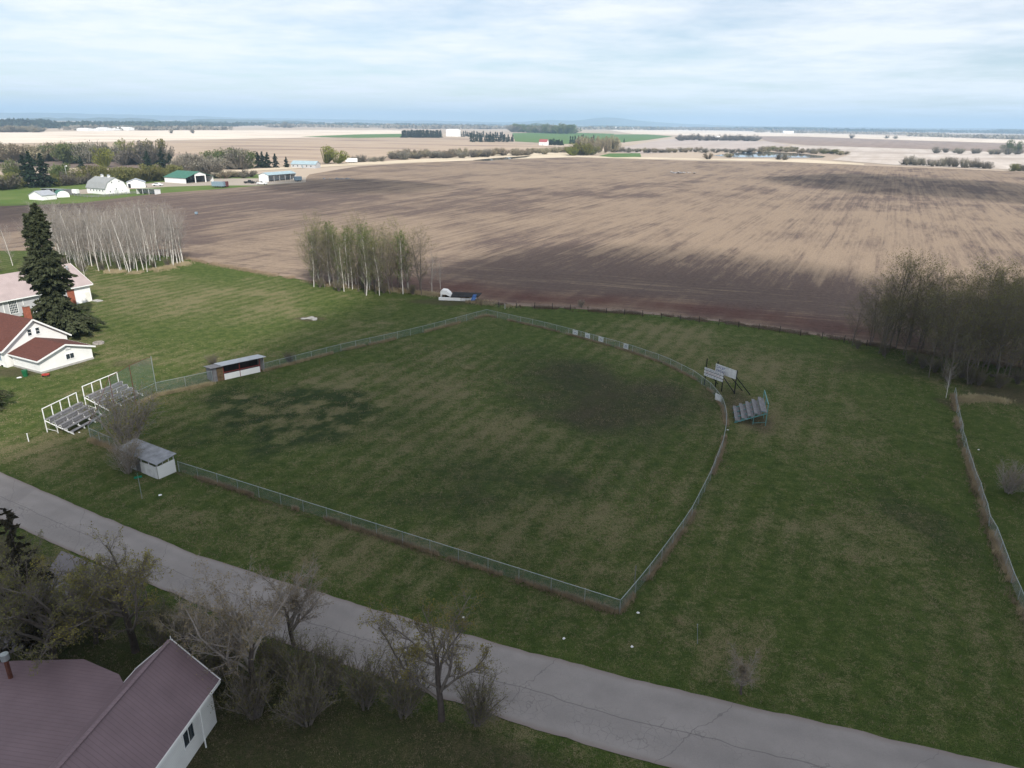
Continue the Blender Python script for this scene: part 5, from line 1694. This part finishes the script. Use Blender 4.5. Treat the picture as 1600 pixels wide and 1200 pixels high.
oak1(at(10, 1040), 1.7, 1.1, 'dark tree in front of the flue pipe at the lower left corner')
oak2(at(1158, 1085), 5.2, .5, 'low tan shrub at the bottom right of centre', None, 'shrub')
BUSH = [tree_meshes('bush', 330 + k_, CFG_BUSH, 3.4, .05, 2600, .04, 1.0, 0, 26, .6) for k_ in range(3)]
bush0 = tree_proto('bush', BUSH[0], 'bark_mid', 'bark_mid', 'leaf_olive')
bush1 = tree_proto('bush', BUSH[1], 'bark_grey', 'bark_grey', 'leaf_tan')
bush2 = tree_proto('bush', BUSH[2], 'bark_grey', 'bark_grey', 'leaf_yellow')
bush2(at(202, 699), 1.0, 2.2, 'big bare bush with olive tips growing over the near dugout', None, 'bush')
bush2(at(200, 739), 2.0, 1.2, 'lower tangled bush at the back wall of the near dugout', None, 'bush')
bush0(at(452, 568), 0.4, .62, 'small brown bush on the straight fence right of the far dugout', None, 'bush')
bush0(at(334, 572), 2.9, .62, 'faint brown bush behind the left end of the far dugout', None, 'bush')
bush1(at(1575, 770), 1.9, 1.05, 'dark bare bush on the lawn beyond the right fence', None, 'bush')
bush1(at(1625, 790), .9, 1.1, 'bare bush cut by the right edge beyond the fence', None, 'bush')
for px_, py_, s in ((1500, 590, 1.3), (1530, 602, 1.3), (1460, 582, 1.2), (1420, 568, 1.1), (1560, 606, 1.2), (1380, 556, 1.0), (1440, 575, 1.2), (1480, 596, 1.2), (1340, 545, .8), (1515, 600, 1.4), (1590, 600, 1.3)):
    bush0(at(px_, py_), px_ * .1, s * .62, 'low bare undergrowth bush among the dark grove stems', 'undergrowth in the dark grove', 'bush')
for px_, py_, s in ((225, 412, .9), (185, 418, .8), (262, 416, .7), (128, 424, .9), (160, 422, .7), (205, 420, .7), (240, 418, .6), (275, 410, .7), (100, 416, .9), (150, 412, .8)):
    bush0(at(px_, py_), px_ * .1, s, 'low greenish bush at the foot of the pale aspens', 'undergrowth below the pale aspens', 'bush')
for px_, py_, s in ((500, 449, .7), (530, 455, .8), (600, 458, .8), (645, 460, .7), (570, 452, .8)):
    bush0(at(px_, py_), px_ * .1, s, 'low bush at the foot of the half-green aspen clump', 'undergrowth in the aspen clump', 'bush')
for k_, (px_, py_, s) in enumerate(((60, 955, 1.3), (110, 1000, 1.3), (165, 985, 1.1), (250, 1005, 1.0), (285, 1028, 1.0), (335, 1022, 1.0), (355, 1050, 1.2), (425, 1052, 1.1), (470, 1075, 1.2), (520, 1082, 1.1), (570, 1105, 1.2), (630, 1118, 1.2), (745, 1130, 1.1), (20, 905, 1.1), (-20, 880, 1.2), (50, 1005, 1.3), (140, 960, .9), (330, 1080, 1.2), (400, 1120, 1.2), (480, 1130, 1.2))):
    bush0(at(px_, py_), px_ * .1, s, 'leafless brush in the dark thicket below the road', 'brush in the thicket below the road', 'bush')
bush1(at(908, 480), .3, .5, 'small grey bush on the field edge behind the outfield', None, 'bush')
bush1(at(-10, 425), 1.3, 1.1, 'grey bush at the left edge behind the church', None, 'bush')


# ---- spruces
def spruce_meshes(name, seed, H, R0, nb, spray, tops=1, ragged=.25, fine=1.0, fs=.018):
    rng_ = np.random.default_rng(seed)
    tr_p0, tr_p1, tr_a, tr_b = [], [], [], []
    C, Dv, S = [], [], []
    b0, b1, br0, br1 = [], [], [], []
    for tp in range(tops):
        off = np.array([0., 0, 0]) if tp == 0 else np.array([math.cos(tp * 2.4) * R0 * .42, math.sin(tp * 2.4) * R0 * .25, 0])
        h = H * (1 if tp == 0 else rng_.uniform(.90, .97)); z0 = 0 if tp == 0 else H * .35
        for j in range(8):
            a_, b_ = j / 8, (j + 1) / 8
            pa = off * min(1, max(0, (a_ * h - z0 * .6) / (.4 * H) + (1 if tp == 0 else 0))); pb = off * min(1, max(0, (b_ * h - z0 * .6) / (.4 * H) + (1 if tp == 0 else 0)))
            tr_p0.append(pa + [0, 0, a_ * h - .1]); tr_p1.append(pb + [0, 0, b_ * h - .1]); tr_a.append(.018 * H * (1 - a_) + .02); tr_b.append(.018 * H * (1 - b_) + .015)
        n_ = int(nb * (1 if tp == 0 else .45))
        for k2 in range(n_):
            f = (k2 + rng_.uniform(0, 1)) / n_
            z = h * (.05 + .94 * f) if tp == 0 else z0 + (h - z0) * (.05 + .93 * f)
            fz = z / h
            az = rng_.uniform(0, 2 * np.pi)
            prof = (1 - fz) ** .75 * (.85 + .3 * math.sin(fz * 17 + seed)) * (1 if tp == 0 else .75)
            ln = R0 * max(.06, prof) * rng_.uniform(1 - ragged * 1.6, 1 + ragged)
            o_ = off * min(1, max(0, (z - z0 * .6) / (.4 * H))) if tp else np.zeros(3)
            base = o_ + np.array([0, 0, z])
            droop = -.28 + .45 * fz
            dr = np.array([math.cos(az), math.sin(az), droop])
            tip = base + dr * ln
            b0.append(base); b1.append(tip); br0.append(.012 * ln + .01); br1.append(.006)
            m = max(3, int(spray * ln / R0 * fine))
            t = rng_.uniform(.15, 1, m) ** .7
            side = rng_.normal(size=(m, 3)) * np.array([.16, .16, .07]) * ln
            sag = np.zeros((m, 3)); sag[:, 2] = -.10 * ln * t ** 2
            C.append(base + dr * ln * t[:, None] + side * (1.15 - t)[:, None] + sag)
            Dv.append(np.repeat(dr[None], m, 0) + rng_.normal(size=(m, 3)) * .55 + np.array([0, 0, -.25]))
            S.append(np.full(m, H * fs) * rng_.uniform(.6, 1.5, m))
    C = np.concatenate(C); Dv = np.concatenate(Dv); S = np.concatenate(S)
    Dv /= np.linalg.norm(Dv, axis=1)[:, None]
    w = np.cross(Dv, rng_.normal(size=Dv.shape)); w /= np.linalg.norm(w, axis=1)[:, None] + 1e-9
    V_ = np.stack([C - Dv * S[:, None], C + w * S[:, None] * .5, C + Dv * S[:, None] * 1.2, C - w * S[:, None] * .5], 1).reshape(-1, 3)
    b = (np.arange(len(C)) * 4)[:, None]
    T = np.concatenate([b + np.array([[0, 1, 2]]), b + np.array([[0, 2, 3]])])
    Vt, Tt = tubes(tr_p0, tr_p1, tr_a, tr_b, 7)
    Vb, Tb = tubes(b0, b1, br0, br1, 3)
    Vt, Tt = join([(Vt, Tt), (Vb, Tb)])
    return np_mesh(name + '_trunk', Vt, Tt), np_mesh(name + '_crown', V_, T), None


sp = tree_proto('spruce_tree', spruce_meshes('big_spruce', 5, 24.0, 5.8, 460, 170, 3, .30, 1.0, .0125), 'bark_dark', 'needle', None)
sp(at(97, 524), .3, 1.0, 'tall dark spruce with three tops between house and church')
sp2 = tree_proto('spruce_tree', spruce_meshes('yard_spruce', 8, 9.0, 2.6, 170, 46, 1, .25), 'bark_dark', 'needle', None)
sp2(at(-4, 640), .3, .75, 'small dark spruce cut by the left edge below the house')
sp3 = tree_proto('spruce_tree', spruce_meshes('front_spruce', 11, 11.5, 2.5, 150, 42, 1, .4), 'bark_dark', 'needle_dead', None)
sp3(at(62, 1000), 1.3, 1.02, 'thin brownish spruce with pointed top beside the road, lower left')
FS = [tree_proto('spruce_tree', spruce_meshes('farm_spruce', 20 + k_, 16.0, 4.8, 130, 44, 1, .22, .8, .034), 'bark_dark', 'needle_far', None) for k_ in range(3)]
for k_, (px_, py_, s, txt) in enumerate([(44, 292, .98, 'leftmost of the three tall dark spruces at the farm'), (54, 293, 1.12, 'middle one of the three tall dark spruces at the farm'), (72, 293, 1.08, 'rightmost of the three tall dark spruces at the farm')]):
    FS[k_](at(px_, py_), k_ * 2.0, (s * 1.2, s * 1.1), txt, 'farm spruces')
for px_, py_, s, txt in ((233, 268, .95, 'dark spruce left of the pair behind the green-roofed shed'), (255, 266, 1.0, 'dark spruce behind the left corner of the green roof'), (267, 262, .7, 'narrow dark spruce just right of the pair behind the shed'), (128, 264, .6, 'small dark spruce above the hedge left of the barn')):
    FS[int(px_) % 3](at(px_, py_), px_ * .3, (s * 1.15, s), txt, 'spruces behind the farm hedge')
for k_, (px_, py_, s) in enumerate([(391, 261.5, .75), (404, 262, .8), (411, 262, .82), (419, 262, .78), (431, 262, .72), (448, 261.5, .55)]):
    FS[k_ % 3](at(px_, py_), k_, (s * 1.2, s), 'small dark spruce in the row left of the grey bungalow', 'spruces in the bungalow row')


# distant shelterbelts: single-mesh spruces
far_sp = []
for k_ in range(3):
    mt, mc, _ = spruce_meshes('belt_spruce', 50 + k_, 19.0, 5.0, 90, 14, 1, .2, .6, .06)
    far_sp.append(mc); mc.materials.append(M['needle_far'])


def far_tree(name, me_, px_, py_, s, label, group, cat='tree', z=0.0):
    o = link_mesh(name, me_)
    p_ = at(px_, py_)
    o.location = (p_.x, p_.y, z); o.scale = s if isinstance(s, tuple) else (s, s, s); o.rotation_euler.z = (px_ * 1.7) % 6.28
    return tag(o, label, cat, group)


rr = random.Random(31)
for k_ in range(34): far_tree('belt_spruce', rr.choice(far_sp), 629 + k_ * 1.8 + rr.uniform(-.5, .5), 215 + rr.uniform(-.6, .4), (1.25, 1.25, rr.uniform(.82, 1.0)), 'dark spruce in the dense left shelterbelt on the plain', 'left shelterbelt spruces')
for k_ in range(20): far_tree('belt_spruce', rr.choice(far_sp), 720 + k_ * 3.6 + rr.uniform(-1, 1), 213 + k_ * .18 + rr.uniform(-.5, .5), (1.1, 1.1, rr.uniform(.5, .9)), 'dark spruce in the thin row right of the white elevator', 'spruce row right of the elevator')
for k_ in range(26): far_tree('belt_spruce', rr.choice(far_sp), 736 + k_ * 2.6 + rr.uniform(-1.5, 1.5), 221.5 + rr.uniform(-.8, .6), (.8, .8, rr.uniform(.45, .95)), 'dark spruce in the ragged row below the elevator', 'ragged spruce row below the elevator')
for k_ in range(16): far_tree('belt_spruce', rr.choice(far_sp), 855 + k_ * 1.6 + rr.uniform(-1, 1), 226.5 + rr.uniform(-.6, .6), (.75, .75, rr.uniform(.35, .6)), 'dark spruce right of the red-roofed farmhouse', 'spruces right of the red-roofed farmhouse')
for k_ in range(10): far_tree('belt_spruce', rr.choice(far_sp), 891 + k_ * 4 + rr.uniform(-1, 1), 225 + rr.uniform(-1, .6), (.8, .8, rr.uniform(.6, 1.0)), 'dark spruce beside the pale poplars in the distance', 'spruces beside the pale poplars')
far_tree('belt_spruce', far_sp[0], 975, 222.8, .45, 'single small spruce at the edge of the green field', None)


# bushes and deciduous crowns of the middle distance
def crown_mesh(name, seed, nlobes, n, size, twig=330, squash=.75):
    rng_ = np.random.default_rng(seed)
    pts = []; tp0, tp1 = [], []
    for k2 in range(nlobes):
        c = np.array([rng_.uniform(-.55, .55), rng_.uniform(-.55, .55), rng_.uniform(.35, .8)]); r_ = rng_.uniform(.22, .42)
        m = int(n / nlobes)
        d = rng_.normal(size=(m, 3)); d /= np.linalg.norm(d, axis=1)[:, None]
        pts.append(c + d * (rng_.uniform(.35, 1.05, m) ** .6 * r_)[:, None] * np.array([1, 1, squash]))
    P_ = np.concatenate(pts); P_ = P_[P_[:, 2] > .02]
    idx = rng_.integers(0, len(P_), twig)
    q = P_[idx]
    tp0 = np.stack([q[:, 0] * .25, q[:, 1] * .25, np.zeros(len(q))], -1) * .9 + q * np.array([.1, .1, .12])
    Vt, Tt = tubes(tp0, q, np.full(len(q), .010), np.full(len(q), .005), 3)
    Vl, Tl = leaves(P_, size, rng_, aspect=.6)
    V_, T = join([(Vl, Tl), (Vt, Tt)])
    return np_mesh(name, V_, T)


CROWN = {}
for nm, mat in (('grey', 'bushgrey'), ('mauve', 'bushmauve'), ('green', 'bushgreen'), ('tan', 'bushtan'), ('spring', 'leaf_spring'), ('olive', 'leaf_olive')):
    CROWN[nm] = []
    for k_ in range(3):
        me_ = crown_mesh('crown_' + nm, hash(nm) % 97 + k_ if False else len(nm) * 13 + k_ * 7, 7, 620 if nm not in ('grey', 'mauve') else 330, .040)
        me_.materials.append(M[mat]); CROWN[nm].append(me_)


def row(kind, p0, p1, n, w, h, label, group, seed, name='shrub', cat='bush', jit=1.0):
    """a loose line of individual bushes from pixel p0 to p1; w, h in metres"""
    rr_ = random.Random(seed)
    kinds = kind if isinstance(kind, tuple) else (kind,)
    for k2 in range(n):
        f = (k2 + rr_.uniform(.1, .9)) / n
        px_ = p0[0] + (p1[0] - p0[0]) * f; py_ = p0[1] + (p1[1] - p0[1]) * f + rr_.uniform(-1, 1) * jit
        s = rr_.uniform(.75, 1.25)
        far_tree(name, rr_.choice(CROWN[rr_.choice(kinds)]), px_, py_, (w * s, w * s, h * rr_.uniform(.75, 1.2)), label, group, cat)


row('olive', (120, 284), (285, 281), 26, 9, 9, 'olive bush in the long hedge behind the barn', 'hedge behind the barn', 1, jit=2.5)
row(('olive', 'mauve'), (85, 290), (135, 286), 8, 7, 7, 'olive bush at the left end of the barn hedge', 'left end of the barn hedge', 2, jit=2)
row(('mauve', 'olive'), (-80, 300), (40, 291), 14, 10, 8, 'dark bare bush at the left edge of the farmyard', 'bushes at the left farmyard edge', 3, jit=4)
row(('green', 'grey'), (15, 282), (40, 280), 4, 9, 13, 'green-grey tree left of the tall farm spruces', 'trees left of the farm spruces', 4, 'small_tree', 'tree', 2)
row('green', (86, 285), (104, 284), 3, 9, 12, 'green tree right of the tall farm spruces', 'trees right of the farm spruces', 34, 'small_tree', 'tree', 1)
row(('grey', 'tan', 'green'), (-100, 252), (140, 251), 40, 16, 15, 'pale bush in the hazy row beyond the dark strip of soil', 'pale bush row beyond the farm', 5, jit=2)
row(('grey', 'green'), (100, 255), (185, 253), 14, 14, 16, 'grey-green tree left of the dark tall trees', 'grey-green trees beyond the farm', 6, 'small_tree', 'tree', 2)
row(('mauve', 'mauve', 'olive'), (188, 257), (262, 256), 18, 14, 18, 'dark bare tree in the tall stand above the barn hedge', 'tall dark stand above the barn hedge', 7, 'small_tree', 'tree', 2)
far_tree('small_tree', CROWN['spring'][0], 166, 262, (11, 11, 17), 'bright yellow-green tree above the barn hedge', None)
far_tree('small_tree', CROWN['green'][0], 190, 252, (12, 12, 18), 'green tree at the left end of the tall dark stand', None)
row('grey', (272, 272), (345, 268), 20, 9, 12, 'grey bare tree in the stand right of the machine shed', 'grey stand right of the machine shed', 8, 'small_tree', 'tree', 4)
row(('green', 'grey'), (332, 263), (390, 263), 12, 14, 15, 'green-grey tree in the cluster left of the bungalow spruces', 'tree cluster left of the bungalow spruces', 9, 'small_tree', 'tree', 2)
row(('mauve', 'tan'), (335, 279), (395, 277), 10, 6, 5, 'low bush behind the gravel yard', 'low bushes behind the gravel yard', 10, jit=1.5)
for px_, w, txt in ((508, 15, 'bright yellow-green willow, the left and larger of two'), (526, 13, 'bright yellow-green willow, the right one of two')):
    far_tree('willow_tree', CROWN['spring'][int(px_) % 3], px_, 256, (w, w, 16 if px_ < 515 else 12), txt, None)
row('grey', (548, 254), (600, 252), 6, 8, 6, 'small grey bush right of the willows', 'grey bushes right of the willows', 11, jit=.6)
row(('grey', 'mauve', 'tan'), (612, 248), (765, 244), 36, 11, 9, 'grey bush in the thick row on the headland', 'thick grey bush row on the headland', 12, jit=2.2)
row('tan', (765, 243), (900, 238), 18, 12, 8, 'scattered tan bush along the headland by the small pond', 'tan bushes by the small pond', 13, jit=2)
row('tan', (905, 241), (958, 238), 14, 11, 21, 'pale tall poplar in the distant cluster', 'pale poplars in the distance', 14, 'poplar_tree', 'tree', 2)
row(('olive', 'spring'), (888, 243), (925, 243), 7, 12, 14, 'yellowish bush at the foot of the pale poplars', 'yellowish bushes below the poplars', 15, jit=1)
row(('grey', 'tan', 'mauve'), (955, 238), (1200, 238), 40, 10, 6.5, 'tan-grey bush in the line left of the blue pond', 'bush line left of the pond', 16, jit=1.5)
row(('olive', 'tan', 'grey'), (1190, 235), (1320, 242), 26, 11, 7, 'olive-tan bush in the line behind the blue pond', 'bush line behind the pond', 17, jit=1)
for px_, py_, w, h, kd, txt in ((1107, 249, 9, 8, 'tan', 'single tan bush at the field edge left of the blue pond'), (1216, 249.5, 8, 8, 'mauve', 'dark round bush at the near shore of the blue pond'), (1226, 250, 11, 8, 'grey', 'grey bush just right of the dark bush at the pond'), (1140, 246.5, 9, 6, 'tan', 'low tan bush at the left end of the blue pond'), (1412, 257.5, 7, 9, 'mauve', 'dark bush at the left end of the pale right hedgerow')):
    far_tree('shrub', CROWN[kd][1], px_, py_, (w, w, h), txt, None, 'bush')
row('grey', (1415, 258), (1545, 263), 20, 7, 9, 'pale bare tree in the hedgerow at the right field edge', 'pale hedgerow at the right field edge', 18, 'small_tree', 'tree', .8)
row(('olive', 'mauve'), (1575, 267), (1640, 268), 7, 8, 8, 'olive bush at the right edge of the field', 'olive bushes at the right edge', 19, jit=.8)
row('grey', (1450, 239), (1660, 243), 14, 14, 10, 'grey bush scattered on the bleached field at right', 'grey bushes on the bleached field', 20, jit=1)
row('green', (1575, 238), (1592, 238.5), 3, 18, 18, 'green tree on the far bleached field near the right edge', 'green trees near the right edge', 21, 'small_tree', 'tree', .5)
row('mauve', (1058, 219), (1182, 220), 36, 18, 15, 'dark bare tree in the far grove round the white farmhouse', 'far bare grove round the farmhouse', 22, 'small_tree', 'tree', 1)
row(('grey', 'green'), (800, 206), (895, 209), 40, 42, 34, 'hazy green-grey tree in the wood above the green field', 'wood above the green field', 23, 'small_tree', 'tree', .8)
row(('grey', 'tan'), (0, 206.5), (68, 206.5), 22, 24, 15, 'pale tree in the far row at the left edge', 'pale far row at the left edge', 24, 'small_tree', 'tree', .6)
for px_, py_, w in ((268, 208.5, 12), (302, 208.5, 14), (1330, 216.5, 18), (1385, 216.5, 14), (1399, 217, 14), (445, 200, 34), (452, 200, 26), (542, 198.5, 30)):
    far_tree('shrub', CROWN['grey'][int(px_) % 3], px_, py_, (w, w, w * .9), 'lone dark bush out on the far pale plain', 'lone bushes on the plain', 'bush')


# far-off woods that read as one mass
def wood_mass(px0, px1, py0, py1, n, h, mat, seed, w=22, spread=.6):
    rng_ = np.random.default_rng(seed)
    px_ = rng_.uniform(px0, px1, n); f = (px_ - px0) / (px1 - px0)
    gap = fbm(px_ / 40.0, px_ * 0 + seed, seed, 3)
    py_ = py0 + (py1 - py0) * f - rng_.uniform(0, 1, n) * spread * sstep(.25, .6, gap)
    parts = []
    for a_, b_ in zip(px_, py_):
        c = at(float(a_), float(b_))
        hh = h * rng_.uniform(.6, 1.15); m = 9
        d = rng_.normal(size=(m, 3)); d /= np.linalg.norm(d, axis=1)[:, None]
        pp = np.array([c.x, c.y, hh * .5]) + d * np.array([w, w, hh * .42]) * rng_.uniform(.4, 1, (m, 1))
        parts.append(leaves(pp, min(w * .5, hh * .5), rng_, aspect=.8))
    V_, T = join(parts); V_[:, 2] = np.maximum(V_[:, 2], 0)
    o = link_mesh('far_wood', np_mesh('far_wood', V_, T), M[mat])
    return tag(o, kind='stuff')


wood_mass(-150, 75, 198, 200, 700, 22, 'needle_far', 1, 40, 6)
wood_mass(60, 380, 200.5, 197.5, 700, 18, 'needle_far', 2, 40, 6)
wood_mass(100, 360, 204, 203, 160, 13, 'bushgrey', 3, 22, 1.5)
wood_mass(380, 860, 196.5, 198, 500, 20, 'needle_far', 4, 45, 3.5)
wood_mass(420, 860, 199, 201, 260, 16, 'bushgrey', 14, 30, 2)
wood_mass(600, 1000, 201, 203, 320, 20, 'bushgrey', 5, 30, 2)
wood_mass(1000, 1320, 203, 206, 420, 20, 'bushmauve', 6, 36, 3)
wood_mass(1180, 1480, 207, 212, 240, 13, 'bushgrey', 7, 24, 2)
wood_mass(1150, 1750, 204, 211, 900, 24, 'needle_far', 8, 48, 4)
wood_mass(1420, 1750, 213.5, 222, 300, 14, 'bushgrey', 9, 24, 2)


# ---- dry grass along fences and edges, tufts over the turf
def tufts(name, pts, n, width, h, seed, mat, blades=5):
    rng_ = np.random.default_rng(seed)
    P_, t = resample(pts, 400)
    i_ = rng_.integers(0, 399, n)
    f = rng_.uniform(0, 1, (n, 1))
    c = P_[i_] * (1 - f) + P_[i_ + 1] * f + rng_.normal(size=(n, 2)) * width
    dens = fbm(c[:, 0] / 3, c[:, 1] / 3, seed, 3)
    c = c[dens > .42]; n = len(c)
    return tuft_obj(name, c, h, rng_, mat, blades)


def tuft_obj(name, c, h, rng_, mat, blades):
    n = len(c)
    b = np.repeat(c, blades, 0) + rng_.normal(size=(n * blades, 2)) * .07
    m = len(b)
    hh = h * rng_.uniform(.45, 1.15, m); az = rng_.uniform(0, 6.28, m); ln = rng_.uniform(.1, .6, m) * hh
    wx = np.cos(az + 1.57) * .018; wy = np.sin(az + 1.57) * .018
    z0 = np.full(m, -.02)
    V_ = np.stack([np.stack([b[:, 0] - wx, b[:, 1] - wy, z0], -1), np.stack([b[:, 0] + wx, b[:, 1] + wy, z0], -1), np.stack([b[:, 0] + np.cos(az) * ln, b[:, 1] + np.sin(az) * ln, hh], -1)], 1).reshape(-1, 3)
    o = link_mesh(name, np_mesh(name, V_, np.arange(m * 3).reshape(-1, 3)), M[mat])
    return tag(o, kind='stuff')


tufts('dry_grass', FENCE_N, 3600, .13, .42, 1, 'drygrass')
tufts('dead_weeds', [(x - .25, y - .35) for x, y in FENCE_N], 500, .12, .26, 2, 'deadweed')
tufts('dry_grass', OUTFIELD, 6500, .16, .42, 3, 'drygrass')
tufts('dry_grass', FENCE_L, 4200, .2, .5, 4, 'drygrass')
tufts('dry_grass', FENCE_R, 3800, .22, .6, 5, 'drygrass')
tufts('dead_weeds', [(x - .4, y) for x, y in FENCE_R], 1200, .2, .4, 6, 'deadweed')
tufts('dry_grass', [xy(*p) for p in ((218, 631), (246, 618), (280, 611), (333, 600))], 1500, .25, .5, 7, 'drygrass')
tufts('dry_grass', [xy(*p) for p in ((142, 687), (165, 697), (190, 708))], 800, .25, .5, 8, 'drygrass')
tufts('dry_grass', FIELD_EDGE[:6], 5000, .9, .5, 9, 'drygrass')
tufts('dry_grass', FIELD_EDGE[4:9], 6000, 1.0, .6, 10, 'drygrass')
tufts('dead_weeds', FIELD_EDGE[6:], 9000, .7, .5, 11, 'deadweed')
tufts('dry_grass', [xy(*p) for p in ((160, 424), (215, 426), (262, 420), (290, 411))], 5000, 1.2, .6, 12, 'drygrass')
tufts('dry_grass', [xy(*p) for p in ((1500, 627), (1530, 622), (1570, 628))], 1600, .6, .5, 13, 'drygrass')


# loose tufts standing proud of the mown turf
def turf_tufts(n, h, seed, mat, x0, x1, y0, y1, thr):
    rng_ = np.random.default_rng(seed)
    c = np.stack([rng_.uniform(x0, x1, n), y0 + (y1 - y0) * rng_.uniform(0, 1, n) ** 1.4], -1)
    f = .5 * fbm(c[:, 0] / 6, c[:, 1] / 6, seed, 4) + .5 * fbm(c[:, 0] / 1.1, c[:, 1] / 1.1, seed + 5, 2)
    rdf = np.array(ROAD_FAR); rdn = np.array(ROAD_NEAR)
    onroad = (c[:, 1] < np.interp(c[:, 0], rdf[:, 0], rdf[:, 1]) + .3) & (c[:, 1] > np.interp(c[:, 0], rdn[:, 0], rdn[:, 1]) - .3)
    az = np.arctan2(c[:, 0], c[:, 1])
    infield = np.hypot(c[:, 0], c[:, 1]) > f_bot(az)
    return tuft_obj('grass_tufts', c[(f > thr) & ~onroad & ~infield], h, rng_, mat, 4)


turf_tufts(120000, .12, 61, 'leaf_turf', -75, 75, 30, 125, .48)
turf_tufts(150000, .11, 62, 'drygrass', -75, 75, 30, 125, .50)

# ------------------------------------------------------------------ clouds (they cast the broken shade over the field) and haze
def cloud(shadow_pts, base, thick, dens, seed):
    """a flat cumulus; its outline is the outline of the shade it throws, moved up the sun's rays to the cloud base"""
    off = to_sun * (base / to_sun.z)
    P_ = np.array([(x + off.x, y + off.y) for x, y in shadow_pts])
    c = P_.mean(0) if len(P_) < 19 else np.array([off.x, off.y - 380.0])
    ang = np.arctan2(P_[:, 1] - c[1], P_[:, 0] - c[0]); rad = np.hypot(*(P_ - c).T)
    o = np.argsort(ang); ang = ang[o]; rad = rad[o]
    ang = np.r_[ang[-1] - 2 * np.pi, ang, ang[0] + 2 * np.pi]; rad = np.r_[rad[-1], rad, rad[0]]
    nt_, nr_ = 480, 60
    th = np.linspace(-np.pi, np.pi, nt_, endpoint=False)
    rb = np.interp(th, ang, rad)
    rb = np.convolve(np.r_[rb[-4:], rb, rb[:4]], np.ones(9) / 9, 'valid')
    size = rad.mean()
    rb = rb * (1 + (.22 if len(shadow_pts) < 19 else .04) * (fbm(np.cos(th) * 3 + 5, np.sin(th) * 3 + 5, seed, 4) - .5) * 2)
    rho = np.linspace(0, 1, nr_) ** .6
    rr = rho[:, None] * rb[None]
    X = c[0] + rr * np.cos(th)[None]; Y = c[1] + rr * np.sin(th)[None]
    n = fbm(X / min(size, 120) * 3, Y / min(size, 120) * 3, seed + 3, 5)
    t = thick * np.clip(1 - rho[:, None] ** 2, 0, 1) ** .95 * (.55 + .9 * n)
    up_ = base + t * .75; dn_ = base - t * .25
    V_ = np.concatenate([np.stack([X, Y, up_], -1).reshape(-1, 3), np.stack([X, Y, dn_], -1).reshape(-1, 3)])
    i_ = np.arange(nr_ - 1)[:, None] * nt_ + np.arange(nt_)[None]
    j_ = np.arange(nr_ - 1)[:, None] * nt_ + (np.arange(nt_)[None] + 1) % nt_
    T1 = np.stack([i_, i_ + nt_, j_ + nt_, j_], -1).reshape(-1, 4)
    T2 = T1[:, ::-1] + nr_ * nt_
    m = bpy.data.materials.new('cloud_vapour'); m.use_nodes = True
    k_ = N(m.node_tree)
    m.node_tree.nodes.remove(m.node_tree.nodes['Principled BSDF'])
    pv = k_.node('ShaderNodeVolumeScatter')
    pv.inputs['Color'].default_value = (.97, .97, .98, 1); pv.inputs['Density'].default_value = dens; pv.inputs['Anisotropy'].default_value = .3
    k_.l.new(pv.outputs[0], m.node_tree.nodes['Material Output'].inputs['Volume'])
    me_ = np_mesh('cloud', V_, np.concatenate([T1, T2]))
    import bmesh
    bm = bmesh.new(); bm.from_mesh(me_)
    bmesh.ops.remove_doubles(bm, verts=bm.verts, dist=.05)
    bmesh.ops.recalc_face_normals(bm, faces=bm.faces)
    bm.to_mesh(me_); bm.free()
    return tag(link_mesh('cloud', me_, m), kind='structure')


SHADE = [xy(*p) for p in ((40, 745), (150, 685), (270, 625), (400, 565), (490, 500), (555, 450), (610, 412), (720, 388), (900, 378), (1100, 382), (1260, 398), (1420, 430), (1620, 480))]
cloud(SHADE + [(280, 40), (520, -120), (700, -600), (300, -1200), (-400, -1200), (-700, -600), (-300, -110), (-150, 0), (-95, 45)], 620, 110, .055, 5)  # bank carried on behind the camera, unseen, added to deepen the shade
cloud([xy(*p) for p in ((380, 297), (450, 302), (560, 304), (680, 299), (720, 292), (640, 284), (540, 280), (460, 283))], 620, 60, .030, 9)
cloud([xy(*p) for p in ((1180, 284), (1260, 292), (1400, 306), (1560, 318), (1720, 330), (1780, 310), (1650, 290), (1500, 279), (1350, 270), (1230, 272))], 620, 60, .030, 12)
cloud([xy(*p) for p in ((-250, 360), (-60, 352), (80, 345), (200, 332), (150, 322), (0, 324), (-200, 332))], 620, 45, .024, 15)


def haze():
    s = 30000.0
    b_ = MB().box(-s, s, -s, s, -2.2, 330)
    m = bpy.data.materials.new('air_haze'); m.use_nodes = True
    k_ = N(m.node_tree)
    m.node_tree.nodes.remove(m.node_tree.nodes['Principled BSDF'])
    pv = k_.node('ShaderNodeVolumePrincipled')
    pv.inputs['Color'].default_value = (.52, .75, 1.0, 1); pv.inputs['Density'].default_value = .00011; pv.inputs['Anisotropy'].default_value = .2
    k_.l.new(pv.outputs[0], m.node_tree.nodes['Material Output'].inputs['Volume'])
    return tag(b_.build('haze', m), kind='stuff')


haze()
